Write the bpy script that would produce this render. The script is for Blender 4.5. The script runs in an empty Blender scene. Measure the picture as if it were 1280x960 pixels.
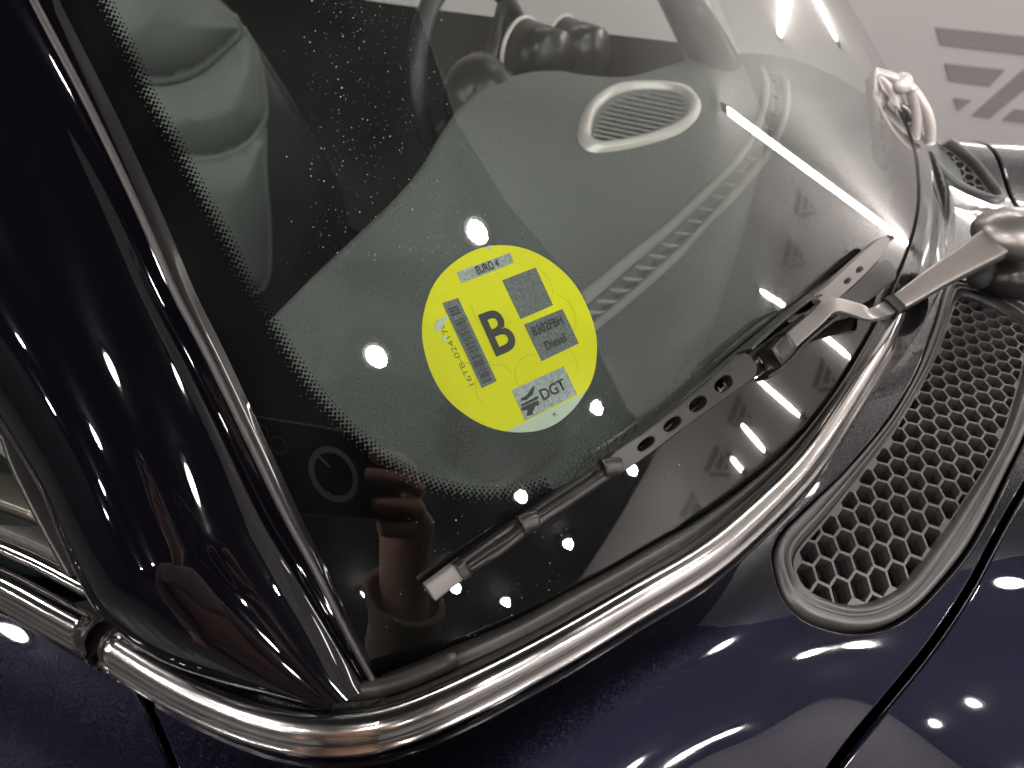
import bpy, math, random
import numpy as np
from mathutils import Vector, Matrix, noise
from mathutils.geometry import delaunay_2d_cdt
random.seed(4); rng = np.random.default_rng(4)
sc = bpy.context.scene
C = sc.collection
# ------------------------------------------------------------------ camera, world, exposure
FPX = 890.0; PITCH = math.radians(37); CAMZ = 1.27
CAM = np.array([0, 0, CAMZ])
cd = bpy.data.cameras.new('camera'); cam = bpy.data.objects.new('camera', cd); C.objects.link(cam)
cam.location = CAM; cam.rotation_euler = (math.radians(90) - PITCH, 0, 0)
cd.sensor_width = 36; cd.lens = 36 * FPX / 1280; cd.clip_start = .01; cd.clip_end = 100
cd.dof.use_dof = True; cd.dof.focus_distance = .315; cd.dof.aperture_fstop = 13
sc.camera = cam
w = bpy.data.worlds.new('World'); sc.world = w; w.use_nodes = True
w.node_tree.nodes['Background'].inputs[0].default_value = (.8, .85, 1, 1)
w.node_tree.nodes['Background'].inputs[1].default_value = .02
sc.view_settings.view_transform = 'Standard'; sc.view_settings.look = 'None'
sc.view_settings.exposure = 0.3; sc.view_settings.gamma = 1
sc.cycles.use_denoising = True
sc.cycles.max_bounces = 8; sc.cycles.transparent_max_bounces = 12
sc.cycles.sample_clamp_indirect = 6; sc.cycles.blur_glossy = .3
sc.cycles.caustics_reflective = False; sc.cycles.caustics_refractive = False

# ------------------------------------------------------------------ geometry helpers
TH = math.radians(-37)
F = np.array([math.cos(TH), math.sin(TH), 0.]); Y = np.array([-F[1], F[0], 0.]); Z = np.array([0, 0, 1.])
def ray(px, py):                                  # direction through a photo pixel, unit depth
    px = np.asarray(px, float); py = np.asarray(py, float)
    x = (px - 640) / FPX; y = (480 - py) / FPX
    return np.stack([x, math.cos(PITCH) + y * math.sin(PITCH), -math.sin(PITCH) + y * math.cos(PITCH)], -1)
S = ray(640, 422) * .306 + CAM
SX, SY, SZ = -.1, -.34, .08
ORG = np.array([F @ S - SX, Y @ S - SY, S[2] - SZ])
def car(p): p = np.asarray(p); return np.stack([p @ F - ORG[0], p @ Y - ORG[1], p[..., 2] - ORG[2]], -1)
def wld(x, y, z):
    x, y, z = np.broadcast_arrays(np.asarray(x, float), np.asarray(y, float), np.asarray(z, float))
    return (x + ORG[0])[..., None] * F + (y + ORG[1])[..., None] * Y + (z + ORG[2])[..., None] * Z
def proj(p):
    p = np.asarray(p) - CAM
    d = p[..., 1] * math.cos(PITCH) - p[..., 2] * math.sin(PITCH); u = p[..., 1] * math.sin(PITCH) + p[..., 2] * math.cos(PITCH)
    return np.stack([640 + FPX * p[..., 0] / d, 480 - FPX * u / d], -1)
# windscreen surface  x = X0 - K u^2 - K4 u^4 - M z - CC z^2,  u = y - Y0
K, K4, Y0, M, CC = .45, .8, -.04, .9, .3
X0 = SX + K * (SY - Y0) ** 2 + K4 * (SY - Y0) ** 4 + M * SZ + CC * SZ ** 2
def Gglass(q):
    u = q[..., 1] - Y0
    return q[..., 0] - X0 + K * u ** 2 + K4 * u ** 4 + M * q[..., 2] + CC * q[..., 2] ** 2
def gl_normal_car(q):
    u = q[..., 1] - Y0
    g = np.stack([np.ones_like(u), 2 * K * u + 4 * K4 * u ** 3, M + 2 * CC * q[..., 2]], -1)
    return g, np.linalg.norm(g, axis=-1)
def gl_normal(p):
    g, n = gl_normal_car(car(p)); g = g / n[..., None]
    return g[..., :1] * F + g[..., 1:2] * Y + g[..., 2:] * Z
def hit(px, py, G, lo=.08, hi=3., n=90):
    r = ray(px, py); sh = r.shape[:-1]; r = r.reshape(-1, 3)
    t = np.geomspace(lo, hi, n)
    v = G(car(CAM + r[:, None, :] * t[None, :, None]))
    sg = np.sign(v); ch = sg[:, 1:] != sg[:, :-1]
    i = np.where(ch.any(1), ch.argmax(1), n - 2)
    a, b = t[i], t[i + 1]; k = np.arange(len(i)); va = v[k, i]
    for _ in range(24):
        m = (a + b) / 2; vm = G(car(CAM + r * m[:, None])); same = np.sign(vm) == np.sign(va)
        a = np.where(same, m, a); b = np.where(same, b, m)
    return (CAM + r * ((a + b) / 2)[:, None]).reshape(sh + (3,))
def on_glass(px, py, h=0.):
    def G(q): return Gglass(q) - h * gl_normal_car(q)[1]
    return hit(px, py, G)
def on_z(px, py, z):
    r = ray(px, py); t = (ORG[2] + z - CAM[2]) / r[..., 2]; return CAM + r * t[..., None]
def on_plane(px, py, p0, n):
    r = ray(px, py); t = ((p0 - CAM) @ n) / (r @ n); return CAM + r * t[..., None]
def P(s): return np.array(s, float)
def catmull(pts, n, closed=False):
    p = np.asarray(pts, float)
    if closed: q = np.vstack([p[-1], p, p[0], p[1]])
    else: q = np.vstack([2 * p[0] - p[1], p, 2 * p[-1] - p[-2]])
    out = []; segs = len(q) - 3
    for i in range(segs):
        a, b, c, d = q[i:i + 4]
        for t in np.linspace(0, 1, 12, endpoint=False):
            out.append(.5 * ((2 * b) + (-a + c) * t + (2 * a - 5 * b + 4 * c - d) * t * t + (-a + 3 * b - 3 * c + d) * t ** 3))
    out.append(q[-2]); out = np.array(out)
    L = np.r_[0, np.cumsum(np.linalg.norm(np.diff(out, axis=0), axis=1))]
    s = np.linspace(0, L[-1], n, endpoint=not closed)
    return np.stack([np.interp(s, L, out[:, k]) for k in range(out.shape[1])], -1)

# ------------------------------------------------------------------ object helpers
def mesh(name, v, f, mat=None, parent=None, smooth=True, normals=None, kind=None):
    if normals is not None:
        a_, b_, c_ = (np.asarray(v[i]) for i in f[len(f) // 3][:3])
        if np.cross(b_ - a_, c_ - a_) @ np.asarray(normals[f[len(f) // 3][1]]) < 0: f = [tuple(t)[::-1] for t in f]
    me = bpy.data.meshes.new(name)
    me.from_pydata([tuple(map(float, a)) for a in v], [], [tuple(int(i) for i in a) for a in f]); me.update()
    o = bpy.data.objects.new(name, me); C.objects.link(o)
    if mat: me.materials.append(mat)
    if smooth: me.polygons.foreach_set('use_smooth', [True] * len(me.polygons))
    if normals is not None: me.normals_split_custom_set_from_vertices([tuple(map(float, n)) for n in normals])
    if parent: setp(o, parent)
    if kind: o['kind'] = kind
    return o
def setp(o, parent):
    o.parent = parent
    r = parent
    while r.parent: r = r.parent
    if r is parent or True:
        if r.type == 'EMPTY' and parent is r: o.matrix_parent_inverse = Matrix.Translation(r.location).inverted()
def empty(name, loc, label, cat, group=None):
    o = bpy.data.objects.new(name, None); C.objects.link(o); o.location = tuple(map(float, loc)); o.empty_display_size = .05
    tag(o, label, cat, group); return o
def tag(o, label=None, cat=None, group=None, kind=None):
    if label: o['label'] = label
    if cat: o['category'] = cat
    if group: o['group'] = group
    if kind: o['kind'] = kind
    return o
def grid_faces(n, m, closed_n=False, closed_m=False):
    f = []
    for i in range(n if closed_n else n - 1):
        for j in range(m if closed_m else m - 1):
            i2, j2 = (i + 1) % n, (j + 1) % m
            f.append((i * m + j, i2 * m + j, i2 * m + j2, i * m + j2))
    return f
def loft(name, rows, mat, parent, closed_n=False, closed_m=False, **kw):
    rows = np.asarray(rows); n, m = rows.shape[:2]
    return mesh(name, rows.reshape(-1, 3), grid_faces(n, m, closed_n, closed_m), mat, parent, **kw)
def unit(v): v = np.asarray(v, float); return v / np.maximum(np.linalg.norm(v, axis=-1, keepdims=True), 1e-12)
def sweep_rows(path, up, sec, closed=False):
    """sec: (m,2) offsets (side, up) or (n,m,2); up: (3,) or (n,3)"""
    path = np.asarray(path, float); n = len(path)
    if closed: T = unit(np.roll(path, -1, 0) - np.roll(path, 1, 0))
    else: T = unit(np.gradient(path, axis=0))
    up = np.broadcast_to(up, (n, 3)); side = unit(np.cross(T, up)); U = np.cross(side, T)
    sec = np.asarray(sec, float)
    if sec.ndim == 2: sec = np.broadcast_to(sec, (n,) + sec.shape)
    return path[:, None] + side[:, None] * sec[..., :1] + U[:, None] * sec[..., 1:2]
def sweep(name, path, up, sec, mat, parent, closed=False, caps=True, smooth=True, **kw):
    rows = sweep_rows(path, up, sec, closed); n, m = rows.shape[:2]
    f = grid_faces(n, m, closed, True)
    if caps and not closed: f += [tuple(range(m))[::-1], tuple((n - 1) * m + j for j in range(m))]
    return mesh(name, rows.reshape(-1, 3), f, mat, parent, smooth=smooth, **kw)
def rrect(w_, h_, r, seg=3):
    r = min(r, w_ / 2 * .98, h_ / 2 * .98); out = []
    for cx, cy, a0 in ((w_ / 2 - r, h_ / 2 - r, 0), (-w_ / 2 + r, h_ / 2 - r, 90), (-w_ / 2 + r, -h_ / 2 + r, 180), (w_ / 2 - r, -h_ / 2 + r, 270)):
        for k in range(seg + 1):
            a = math.radians(a0 + 90 * k / seg); out.append((cx + r * math.cos(a), cy + r * math.sin(a)))
    return np.array(out)
def circ(r, n=12, r2=None):
    a = np.arange(n) * 2 * math.pi / n; return np.stack([r * np.cos(a), (r2 or r) * np.sin(a)], -1)
def tube(name, path, r, mat, parent, n=12, closed=False, **kw):
    path = np.asarray(path, float); r = np.broadcast_to(r, (len(path),))
    sec = circ(1., n)[None] * r[:, None, None]
    d = unit(path[-1] - path[0] + 1e-9); up = Z if abs(d[2]) < .8 else np.array([1., 0, 0])
    if closed:
        up = unit(np.cross(path[len(path) // 3] - path[0], path[len(path) // 2] - path[0]))
    return sweep(name, path, up, sec, mat, parent, closed, **kw)
def area2(p): p = np.asarray(p); x, y = p[:, 0], p[:, 1]; return .5 * np.sum(x * np.roll(y, -1) - np.roll(x, -1) * y)
def inside(pt, poly):
    x, y = pt[..., 0], pt[..., 1]; r = np.zeros(x.shape, bool); p = np.asarray(poly); q = np.roll(p, -1, 0)
    for (x1, y1), (x2, y2) in zip(p, q):
        c = (y1 > y) != (y2 > y)
        with np.errstate(divide='ignore', invalid='ignore'): r ^= c & (x < (x2 - x1) * (y - y1) / (y2 - y1 + 1e-15) + x1)
    return r
def segdist(pt, poly, closed=True):
    p = np.asarray(poly); q = np.roll(p, -1, 0) if closed else p[1:]; p = p if closed else p[:-1]; best = np.full(pt.shape[:-1], 1e9)
    for a, b in zip(p, q):
        d = b - a; t = np.clip(((pt - a) @ d) / (d @ d + 1e-15), 0, 1); best = np.minimum(best, np.linalg.norm(pt - (a + t[..., None] * d), axis=-1))
    return best
def patch(name, outline, holes, spacing, mapf, mat, parent, thick=.004, lip=.001, smooth=True, keep_largest=False, **kw):
    """A sheet over a 2-D domain: triangulated, mapped to space by mapf(pts)->(pos, normal), edges rolled over by lip then down by thick."""
    loops = [np.asarray(outline, float)] + [np.asarray(h, float) for h in holes]
    loops = [l if (area2(l) > 0) == (i == 0) else l[::-1] for i, l in enumerate(loops)]
    vs = []; faces = []
    for l in loops:
        faces.append(list(range(len(vs), len(vs) + len(l)))); vs += [Vector(a) for a in l]
    if spacing:
        lo, hi = loops[0].min(0), loops[0].max(0)
        gx, gy = np.meshgrid(np.arange(lo[0] + spacing / 2, hi[0], spacing), np.arange(lo[1] + spacing / 2, hi[1], spacing))
        g = np.stack([gx + (np.arange(gx.shape[0])[:, None] % 2) * spacing / 2, gy], -1).reshape(-1, 2)
        ok = inside(g, loops[0])
        for h in loops[1:]: ok &= ~inside(g, h)
        g = g[ok]
        for l in loops: g = g[segdist(g, l) > spacing * .45]
        vs += [Vector(a) for a in g]
    fin = [list(f) for f in faces]
    fin = [f if area2([vs[i] for i in f]) > 0 else f[::-1] for f in fin]
    ov, oe, of, a, b, c = delaunay_2d_cdt(vs, [], fin, 0, 1e-9)
    if len(holes) > 4: of = [f for f, oo in zip(of, c) if list(oo) == [0] or (0 in oo and len(oo) == 1)]
    dom = np.array([tuple(v) for v in ov]); pos, nrm = mapf(dom)
    cen_ = np.array([dom[list(f)].mean(0) for f in of]); ok_ = inside(cen_, loops[0])
    if len(holes) < 5:
        for h in loops[1:]: ok_ &= ~inside(cen_, h)
    of = [f for f, k_ in zip(of, ok_) if k_]
    if keep_largest:
        par = list(range(len(dom)))
        def root(i):
            while par[i] != i: par[i] = par[par[i]]; i = par[i]
            return i
        for f in of:
            for i in f[1:]: par[root(i)] = root(f[0])
        cnt = {}
        for f in of: cnt[root(f[0])] = cnt.get(root(f[0]), 0) + 1
        big = max(cnt, key=cnt.get); of = [f for f in of if root(f[0]) == big]
    used = sorted({i for f in of for i in f}); rm = {k: i for i, k in enumerate(used)}; dom = dom[used]; pos = pos[used]; nrm = nrm[used]; of = [[rm[i] for i in f] for f in of]
    # consistent facing
    n0 = len(dom); tri = [list(f) for f in of]
    t0 = tri[0]; fn = np.cross(pos[t0[1]] - pos[t0[0]], pos[t0[2]] - pos[t0[0]])
    if fn @ nrm[t0[0]] < 0: tri = [t[::-1] for t in tri]
    ec = {}
    for t in tri:
        for i in range(len(t)): ec[(t[i], t[(i + 1) % len(t)])] = 1
    bd = [(i, j) for (i, j) in ec if (j, i) not in ec]
    nxt = {}
    for i, j in bd: nxt.setdefault(i, []).append(j)
    P_ = list(pos); N_ = list(nrm); ff = tri
    if thick:
        out = {}
        for i, j in bd:
            d = np.cross(pos[j] - pos[i], nrm[i]); 
            for k in (i, j): out[k] = out.get(k, 0) + unit(d)
        idx = {}
        for k, d in out.items():
            d = unit(d); n_ = nrm[k]; ids = [k]
            for (a_, b_, na, nb) in ((.7, -.3, .7, .7), (1., -1., 1., .15)):
                P_.append(pos[k] + d * lip * a_ + n_ * lip * b_); N_.append(unit(d * na + n_ * nb)); ids.append(len(P_) - 1)
            P_.append(pos[k] + d * lip - n_ * (lip + thick)); N_.append(d); ids.append(len(P_) - 1)
            idx[k] = ids
        for i, j in bd:
            for r in range(3): ff.append([j, i, idx[i][1], idx[j][1]] if r == 0 else [idx[j][r], idx[i][r], idx[i][r + 1], idx[j][r + 1]])
    return mesh(name, P_, ff, mat, parent, smooth=smooth, normals=N_ if smooth else None, **kw)

# ------------------------------------------------------------------ materials
def mat(name, col=(.5, .5, .5), rough=.5, metal=0., coat=0., coat_rough=.02, emit=None, estr=0., spec=.5, bump=None, noise_col=None, flakes=None, sheen=0., aniso=None):
    m = bpy.data.materials.new(name); m.use_nodes = True; nt = m.node_tree; b = nt.nodes['Principled BSDF']; N = nt.nodes; L = nt.links
    b.inputs['Base Color'].default_value = (*col, 1); b.inputs['Roughness'].default_value = rough; b.inputs['Metallic'].default_value = metal
    b.inputs['Coat Weight'].default_value = coat; b.inputs['Coat Roughness'].default_value = coat_rough
    b.inputs['Specular IOR Level'].default_value = spec
    if emit: b.inputs['Emission Color'].default_value = (*emit, 1); b.inputs['Emission Strength'].default_value = estr
    tc = N.new('ShaderNodeTexCoord')
    if bump:
        kind, scale, strength, dist = bump
        t = N.new('ShaderNodeTexNoise' if kind == 'noise' else 'ShaderNodeTexVoronoi'); t.inputs['Scale'].default_value = scale
        if kind == 'noise': t.inputs['Detail'].default_value = 4
        else: t.feature = 'SMOOTH_F1'
        L.new(tc.outputs['Object'], t.inputs['Vector'])
        bp = N.new('ShaderNodeBump'); bp.inputs['Strength'].default_value = strength; bp.inputs['Distance'].default_value = dist
        L.new(t.outputs[0], bp.inputs['Height']); L.new(bp.outputs[0], b.inputs['Normal'])
    if noise_col:
        scale, c2, lo, hi = noise_col
        t = N.new('ShaderNodeTexNoise'); t.inputs['Scale'].default_value = scale; t.inputs['Detail'].default_value = 6
        L.new(tc.outputs['Object'], t.inputs['Vector'])
        r = N.new('ShaderNodeValToRGB'); r.color_ramp.elements[0].position = lo; r.color_ramp.elements[1].position = hi
        r.color_ramp.elements[0].color = (*col, 1); r.color_ramp.elements[1].color = (*c2, 1)
        L.new(t.outputs[0], r.inputs[0]); L.new(r.outputs[0], b.inputs['Base Color'])
    if flakes:
        v = N.new('ShaderNodeTexVoronoi'); v.inputs['Scale'].default_value = flakes[0]; L.new(tc.outputs['Object'], v.inputs['Vector'])
        sub = N.new('ShaderNodeVectorMath'); sub.operation = 'SUBTRACT'; sub.inputs[1].default_value = (.5, .5, .5); L.new(v.outputs['Color'], sub.inputs[0])
        scl = N.new('ShaderNodeVectorMath'); scl.operation = 'SCALE'; scl.inputs['Scale'].default_value = flakes[1]; L.new(sub.outputs[0], scl.inputs[0])
        g = N.new('ShaderNodeNewGeometry'); add = N.new('ShaderNodeVectorMath'); L.new(g.outputs['Normal'], add.inputs[0]); L.new(scl.outputs[0], add.inputs[1])
        nn = N.new('ShaderNodeVectorMath'); nn.operation = 'NORMALIZE'; L.new(add.outputs[0], nn.inputs[0]); L.new(nn.outputs[0], b.inputs['Normal'])
        L.new(g.outputs['Normal'], b.inputs['Coat Normal'])
    return m
def swirl_rough(m, base, amp, scale, inp='Coat Roughness'):
    nt = m.node_tree; b = nt.nodes['Principled BSDF']; tc = nt.nodes.new('ShaderNodeTexCoord')
    t = nt.nodes.new('ShaderNodeTexNoise'); t.inputs['Scale'].default_value = scale; t.inputs['Detail'].default_value = 5
    mr = nt.nodes.new('ShaderNodeMapRange'); mr.inputs['From Min'].default_value = .35; mr.inputs['From Max'].default_value = .7
    mr.inputs['To Min'].default_value = base; mr.inputs['To Max'].default_value = base + amp
    nt.links.new(tc.outputs['Object'], t.inputs['Vector']); nt.links.new(t.outputs[0], mr.inputs[0]); nt.links.new(mr.outputs[0], b.inputs[inp])
    return m
paint = mat('navy_metallic_paint', (.0058, .0056, .0112), .34, 1., 1., .012, spec=0, flakes=(2400, .22))
swirl_rough(paint, .012, .035, 30)
pillar_paint = mat('gloss_black_paint', (.0022, .0018, .0032), .5, 0, 1., .01, spec=0)
swirl_rough(pillar_paint, .006, .03, 45)
chrome = mat('satin_chrome', (.66, .63, .62), .13, 1.)
swirl_rough(chrome, .11, .10, 25, 'Roughness')
silver = mat('silver_wiper_paint', (.27, .245, .23), .36, .85, .4, .1, bump=('noise', 900, .15, .0003))
pale_silver = mat('pale_metal', (.60, .54, .51), .35, .25)
rubber = mat('rubber_seal', (.022, .019, .018), .42, bump=('noise', 300, .2, .0005), noise_col=(220, (.05, .045, .04), .55, .8))
blackpl = mat('black_plastic', (.015, .013, .0125), .28, spec=.3, bump=('noise', 700, .15, .0003), noise_col=(90, (.024, .021, .02), .5, .8))
satinpl = mat('vent_plastic', (.040, .036, .035), .42, spec=.9, bump=('noise', 1500, .25, .0003))
dark = mat('dark_cavity', (.008, .008, .008), .8)
dash_m = mat('dash_leather_grain', (.098, .106, .10), .48, bump=('voronoi', 600, .8, .0024), noise_col=(6, (.115, .124, .118), .35, .7))
dash_trim = mat('dash_trim_plastic', (.24, .245, .23), .45)
seat_m = mat('grey_seat_leather', (.10, .105, .10), .55, bump=('voronoi', 400, .3, .001))
def perforated():
    m = mat('perforated_leather', (.19, .2, .19), .6)
    nt = m.node_tree; N = nt.nodes; L = nt.links; tc = N.new('ShaderNodeTexCoord'); mp = N.new('ShaderNodeMapping')
    v = N.new('ShaderNodeTexVoronoi'); v.inputs['Scale'].default_value = 380; v.inputs['Randomness'].default_value = 0
    L.new(tc.outputs['Object'], v.inputs['Vector']); r = N.new('ShaderNodeValToRGB'); r.color_ramp.elements[0].position = .25; r.color_ramp.elements[1].position = .4
    r.color_ramp.elements[0].color = (.05, .05, .05, 1); r.color_ramp.elements[1].color = (.11, .116, .11, 1)
    L.new(v.outputs['Distance'], r.inputs[0]); L.new(r.outputs[0], N['Principled BSDF'].inputs['Base Color']); return m
perf_m = perforated()
black_leather = mat('black_leather', (.02, .02, .022), .45, bump=('noise', 60, .3, .002))
frit_m = mat('black_ceramic_band', (.0015, .0015, .0015), .6, spec=0)
yellow = mat('yellow_vinyl', (.86, .80, .0), .4, spec=.2, noise_col=(70, (.80, .75, .0), .3, .75))
yellow_cut = mat('kiss_cut_line', (.52, .52, .0), .5)
white_v = mat('pale_vinyl', (.52, .60, .46), .4)
foil = mat('silver_foil', (.30, .32, .31), .42, .45, noise_col=(700, (.17, .18, .18), .35, .7), bump=('noise', 1200, .5, .0004))
foil_dark = mat('dark_foil', (.085, .09, .09), .45, .4, noise_col=(900, (.16, .17, .17), .4, .75), bump=('noise', 1200, .4, .0004))
ink = mat('black_ink', (.012, .012, .008), .5)
olive_ink = mat('olive_ink', (.16, .17, .01), .5)
wall_m = mat('light_grey_wall', (.44, .41, .405), .7, noise_col=(1.2, (.41, .385, .38), .35, .7))
logo_m = mat('grey_wall_graphic', (.20, .185, .19), .6)
dark_wall_m = mat('dark_wall', (.012, .011, .011), .6)
ceil_m = mat('dark_ceiling', (.006, .006, .007), .8)
lceil_m = mat('light_ceiling', (.8, .78, .75), .8)
floor_m = mat('grey_polished_floor', (.09, .083, .08), .25, noise_col=(2, (.07, .065, .062), .35, .7))
lamp_m = mat('lamp_glow', (1, 1, 1), .5, emit=(1., .965, .94), estr=420)
tube_m = mat('tube_glow', (1, 1, 1), .5, emit=(1., .98, .93), estr=32)
skin = mat('skin', (.78, .46, .34), .45)
coat_m = mat('beige_coat', (.44, .35, .27), .85, bump=('noise', 250, .5, .003))
jean_m = mat('dark_trousers', (.02, .022, .03), .85)
hair_m = mat('dark_hair', (.02, .013, .01), .5)
phone_m = mat('dark_phone_glass', (.012, .012, .014), .12, coat=1)
def glass_mat():
    m = bpy.data.materials.new('tinted_glass'); m.use_nodes = True; nt = m.node_tree; N = nt.nodes; L = nt.links
    for n in list(N): N.remove(n)
    o = N.new('ShaderNodeOutputMaterial'); t = N.new('ShaderNodeBsdfTransparent'); t.inputs[0].default_value = (.815, .87, .84, 1)
    g = N.new('ShaderNodeBsdfGlossy'); g.inputs['Roughness'].default_value = 0; fr = N.new('ShaderNodeFresnel'); fr.inputs[0].default_value = 1.52
    mu = N.new('ShaderNodeMath'); mu.operation = 'MULTIPLY'; mu.inputs[1].default_value = 1.85; mu.use_clamp = True
    mx = N.new('ShaderNodeMixShader'); L.new(fr.outputs[0], mu.inputs[0]); L.new(mu.outputs[0], mx.inputs[0]); L.new(t.outputs[0], mx.inputs[1]); L.new(g.outputs[0], mx.inputs[2])
    # faint wiped haze film
    d = N.new('ShaderNodeBsdfDiffuse'); d.inputs[0].default_value = (.8, .82, .8, 1); tc = N.new('ShaderNodeTexCoord'); nz = N.new('ShaderNodeTexNoise'); nz.inputs['Scale'].default_value = 14; nz.inputs['Detail'].default_value = 7
    L.new(tc.outputs['Object'], nz.inputs['Vector']); mr = N.new('ShaderNodeMapRange'); mr.inputs['From Min'].default_value = .4; mr.inputs['From Max'].default_value = .75; mr.inputs['To Min'].default_value = .001; mr.inputs['To Max'].default_value = .007
    L.new(nz.outputs[0], mr.inputs[0]); m2 = N.new('ShaderNodeMixShader'); L.new(mr.outputs[0], m2.inputs[0]); L.new(mx.outputs[0], m2.inputs[1]); L.new(d.outputs[0], m2.inputs[2]); L.new(m2.outputs[0], o.inputs[0])
    return m
glass_m = glass_mat()

# ================================================================== THE HALL
XE, XS, YN, XW, YS, HC = 5.4, 5.5, 3.7, -7.0, -8.0, 3.3
def box(name, lo, hi, m, parent=None, **kw):
    (x0, y0, z0), (x1, y1, z1) = lo, hi
    v = [(x, y, z) for z in (z0, z1) for x, y in ((x0, y0), (x1, y0), (x1, y1), (x0, y1))]
    return mesh(name, v, [(3, 2, 1, 0), (4, 5, 6, 7), (0, 1, 5, 4), (1, 2, 6, 5), (2, 3, 7, 6), (3, 0, 4, 7)], m, parent, smooth=False, **kw)
tag(box('floor', (XW, YS, -.1), (XS, YN, 0), floor_m), kind='structure')
tag(box('ceiling', (XW, YS, HC), (XS, YN, HC + .1), ceil_m), kind='structure')
pc_ = [(1.15, YN), (1.1, 2.2), (1.2, .8), (1.6, .42), (2.1, .2), (3.1, 0), (3.6, -.42), (4.4, -.8), (XE, -1.05), (XE, YN)]
tag(mesh('pale_ceiling', [(x, y, HC - .012) for x, y in pc_] + [(x, y, HC - .001) for x, y in pc_], [tuple(range(len(pc_)))] + [(i, (i + 1) % len(pc_), len(pc_) + (i + 1) % len(pc_), len(pc_) + i) for i in range(len(pc_))], lceil_m, smooth=False), kind='structure')
tag(box('pale_wall', (XW, YN, 0), (XE, YN + .1, HC), wall_m), kind='structure')
tag(box('logo_wall', (XE, YS, 0), (XE + .1, YN + .1, HC), wall_m), kind='structure')
tag(box('west_wall', (XW - .1, YS, 0), (XW, YN, HC), dark_wall_m), kind='structure')
tag(box('south_wall', (XW, YS - .1, 0), (XS, YS, HC), dark_wall_m), kind='structure')
# big graphic on the wall behind the car (traced where it stands, on that wall)
def flat_print(name, polys, p0, n, m, parent, off=.006, th=.004):
    vs, fs = [], []
    for pl in polys:
        pts = np.array([on_plane(a, b, p0, n) for a, b in pl]); i = len(vs); k = len(pts)
        vs += list(pts - n * (off - th)) + list(pts - n * off); fs += [tuple(range(i + k, i + 2 * k))] + [(i + j, i + (j + 1) % k, i + k + (j + 1) % k, i + k + j) for j in range(k)]
    return mesh(name, vs, fs, m, parent, smooth=False)
nN = np.array([0, 1., 0]); pN = np.array([0, YN, 0.])
g = empty('wall_graphic', (3, YN - .01, .3), 'big grey emblem of bars and a diagonal stripe on the pale wall', 'wall graphic')
for pl in ([(1169, 34), (1330, 50), (1300, 72), (1278, 68), (1175, 56)], [(1180, 79), (1256, 87), (1236, 108), (1186, 101)], [(1191, 122), (1214, 125), (1197, 139)],
           [(1214, 144), (1280, 86), (1340, 33), (1340, 70), (1280, 112), (1236, 148)]):
    flat_print('bar', [pl], pN, nN, logo_m, g)
flat_print('name_band', [[(1252, 150), (1268, 136), (1400, 150), (1400, 166)]], pN, nN, logo_m, g)
# small emblems repeated over the logo wall
def emblem(y, z, s, label):
    g = empty('wall_emblem', (XE - .004, y, z), label, 'wall emblem', 'small grey emblems repeated over the logo wall')
    for pl in ([(0, 1), (1.5, 1), (1.35, .78), (.08, .78)], [(.15, .66), (.95, .66), (.8, .44), (.23, .44)], [(.3, .32), (.6, .32), (.42, .1)], [(.5, .0), (.72, .0), (1.5, .72), (1.28, .72)]):
        v = [(XE - .012, y - a * s, z + b * s) for a, b in pl] + [(XE - .002, y - a * s, z + b * s) for a, b in pl]; n = len(pl)
        mesh('emblem_bar', v, [tuple(range(n))] + [(i, (i + 1) % n, n + (i + 1) % n, n + i) for i in range(n)], logo_m, g, smooth=False)
k = 0
for r_ in range(4):
    for c_ in range(9):
        emblem(-2.9 + c_ * .72 + (r_ % 2) * .3, .45 + r_ * .68, .26, 'grey emblem in row %s from the floor, number %s from the wall end' % (('one', 'two', 'three', 'four')[r_], ('one', 'two', 'three', 'four', 'five', 'six', 'seven', 'eight', 'nine')[c_]))
# ================================================================== THE CAR
car_root = empty('car', wld(-.3, -.1, -1.03), 'dark navy blue car seen close at its windscreen corner with chrome waist trim', 'car')
TR = P([(-250, 640), (-120, 680), (0, 727), (70, 765), (140, 803), (215, 850), (300, 888), (350, 904), (400, 911), (450, 909), (500, 898), (600, 853), (700, 800), (800, 741), (880, 694), (950, 634), (1005, 578), (1050, 513), (1085, 458), (1108, 420), (1135, 360), (1153, 310), (1164, 270)])
trw = on_z(TR[:, 0], TR[:, 1], 0.); trc = car(trw)[:, :2]
YM = -.10
far = np.array([(x, 2 * YM - y) for x, y in trc if y < -.36][::-1]); far[:, 0] -= .01
back0 = trc[0] + np.array([-.5, -.05]); backN = far[-1] + np.array([-.5, .05])
trim2 = catmull(np.vstack([back0, trc, [(-.025, .17)], far, backN]), 1400)
for _ in range(60): trim2[1:-1] = .25 * trim2[:-2] + .5 * trim2[1:-1] + .25 * trim2[2:]
tT = unit(np.gradient(trim2, axis=0)); tN = np.stack([tT[:, 1], -tT[:, 0]], -1)
tcoarse = trim2[::20]
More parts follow.
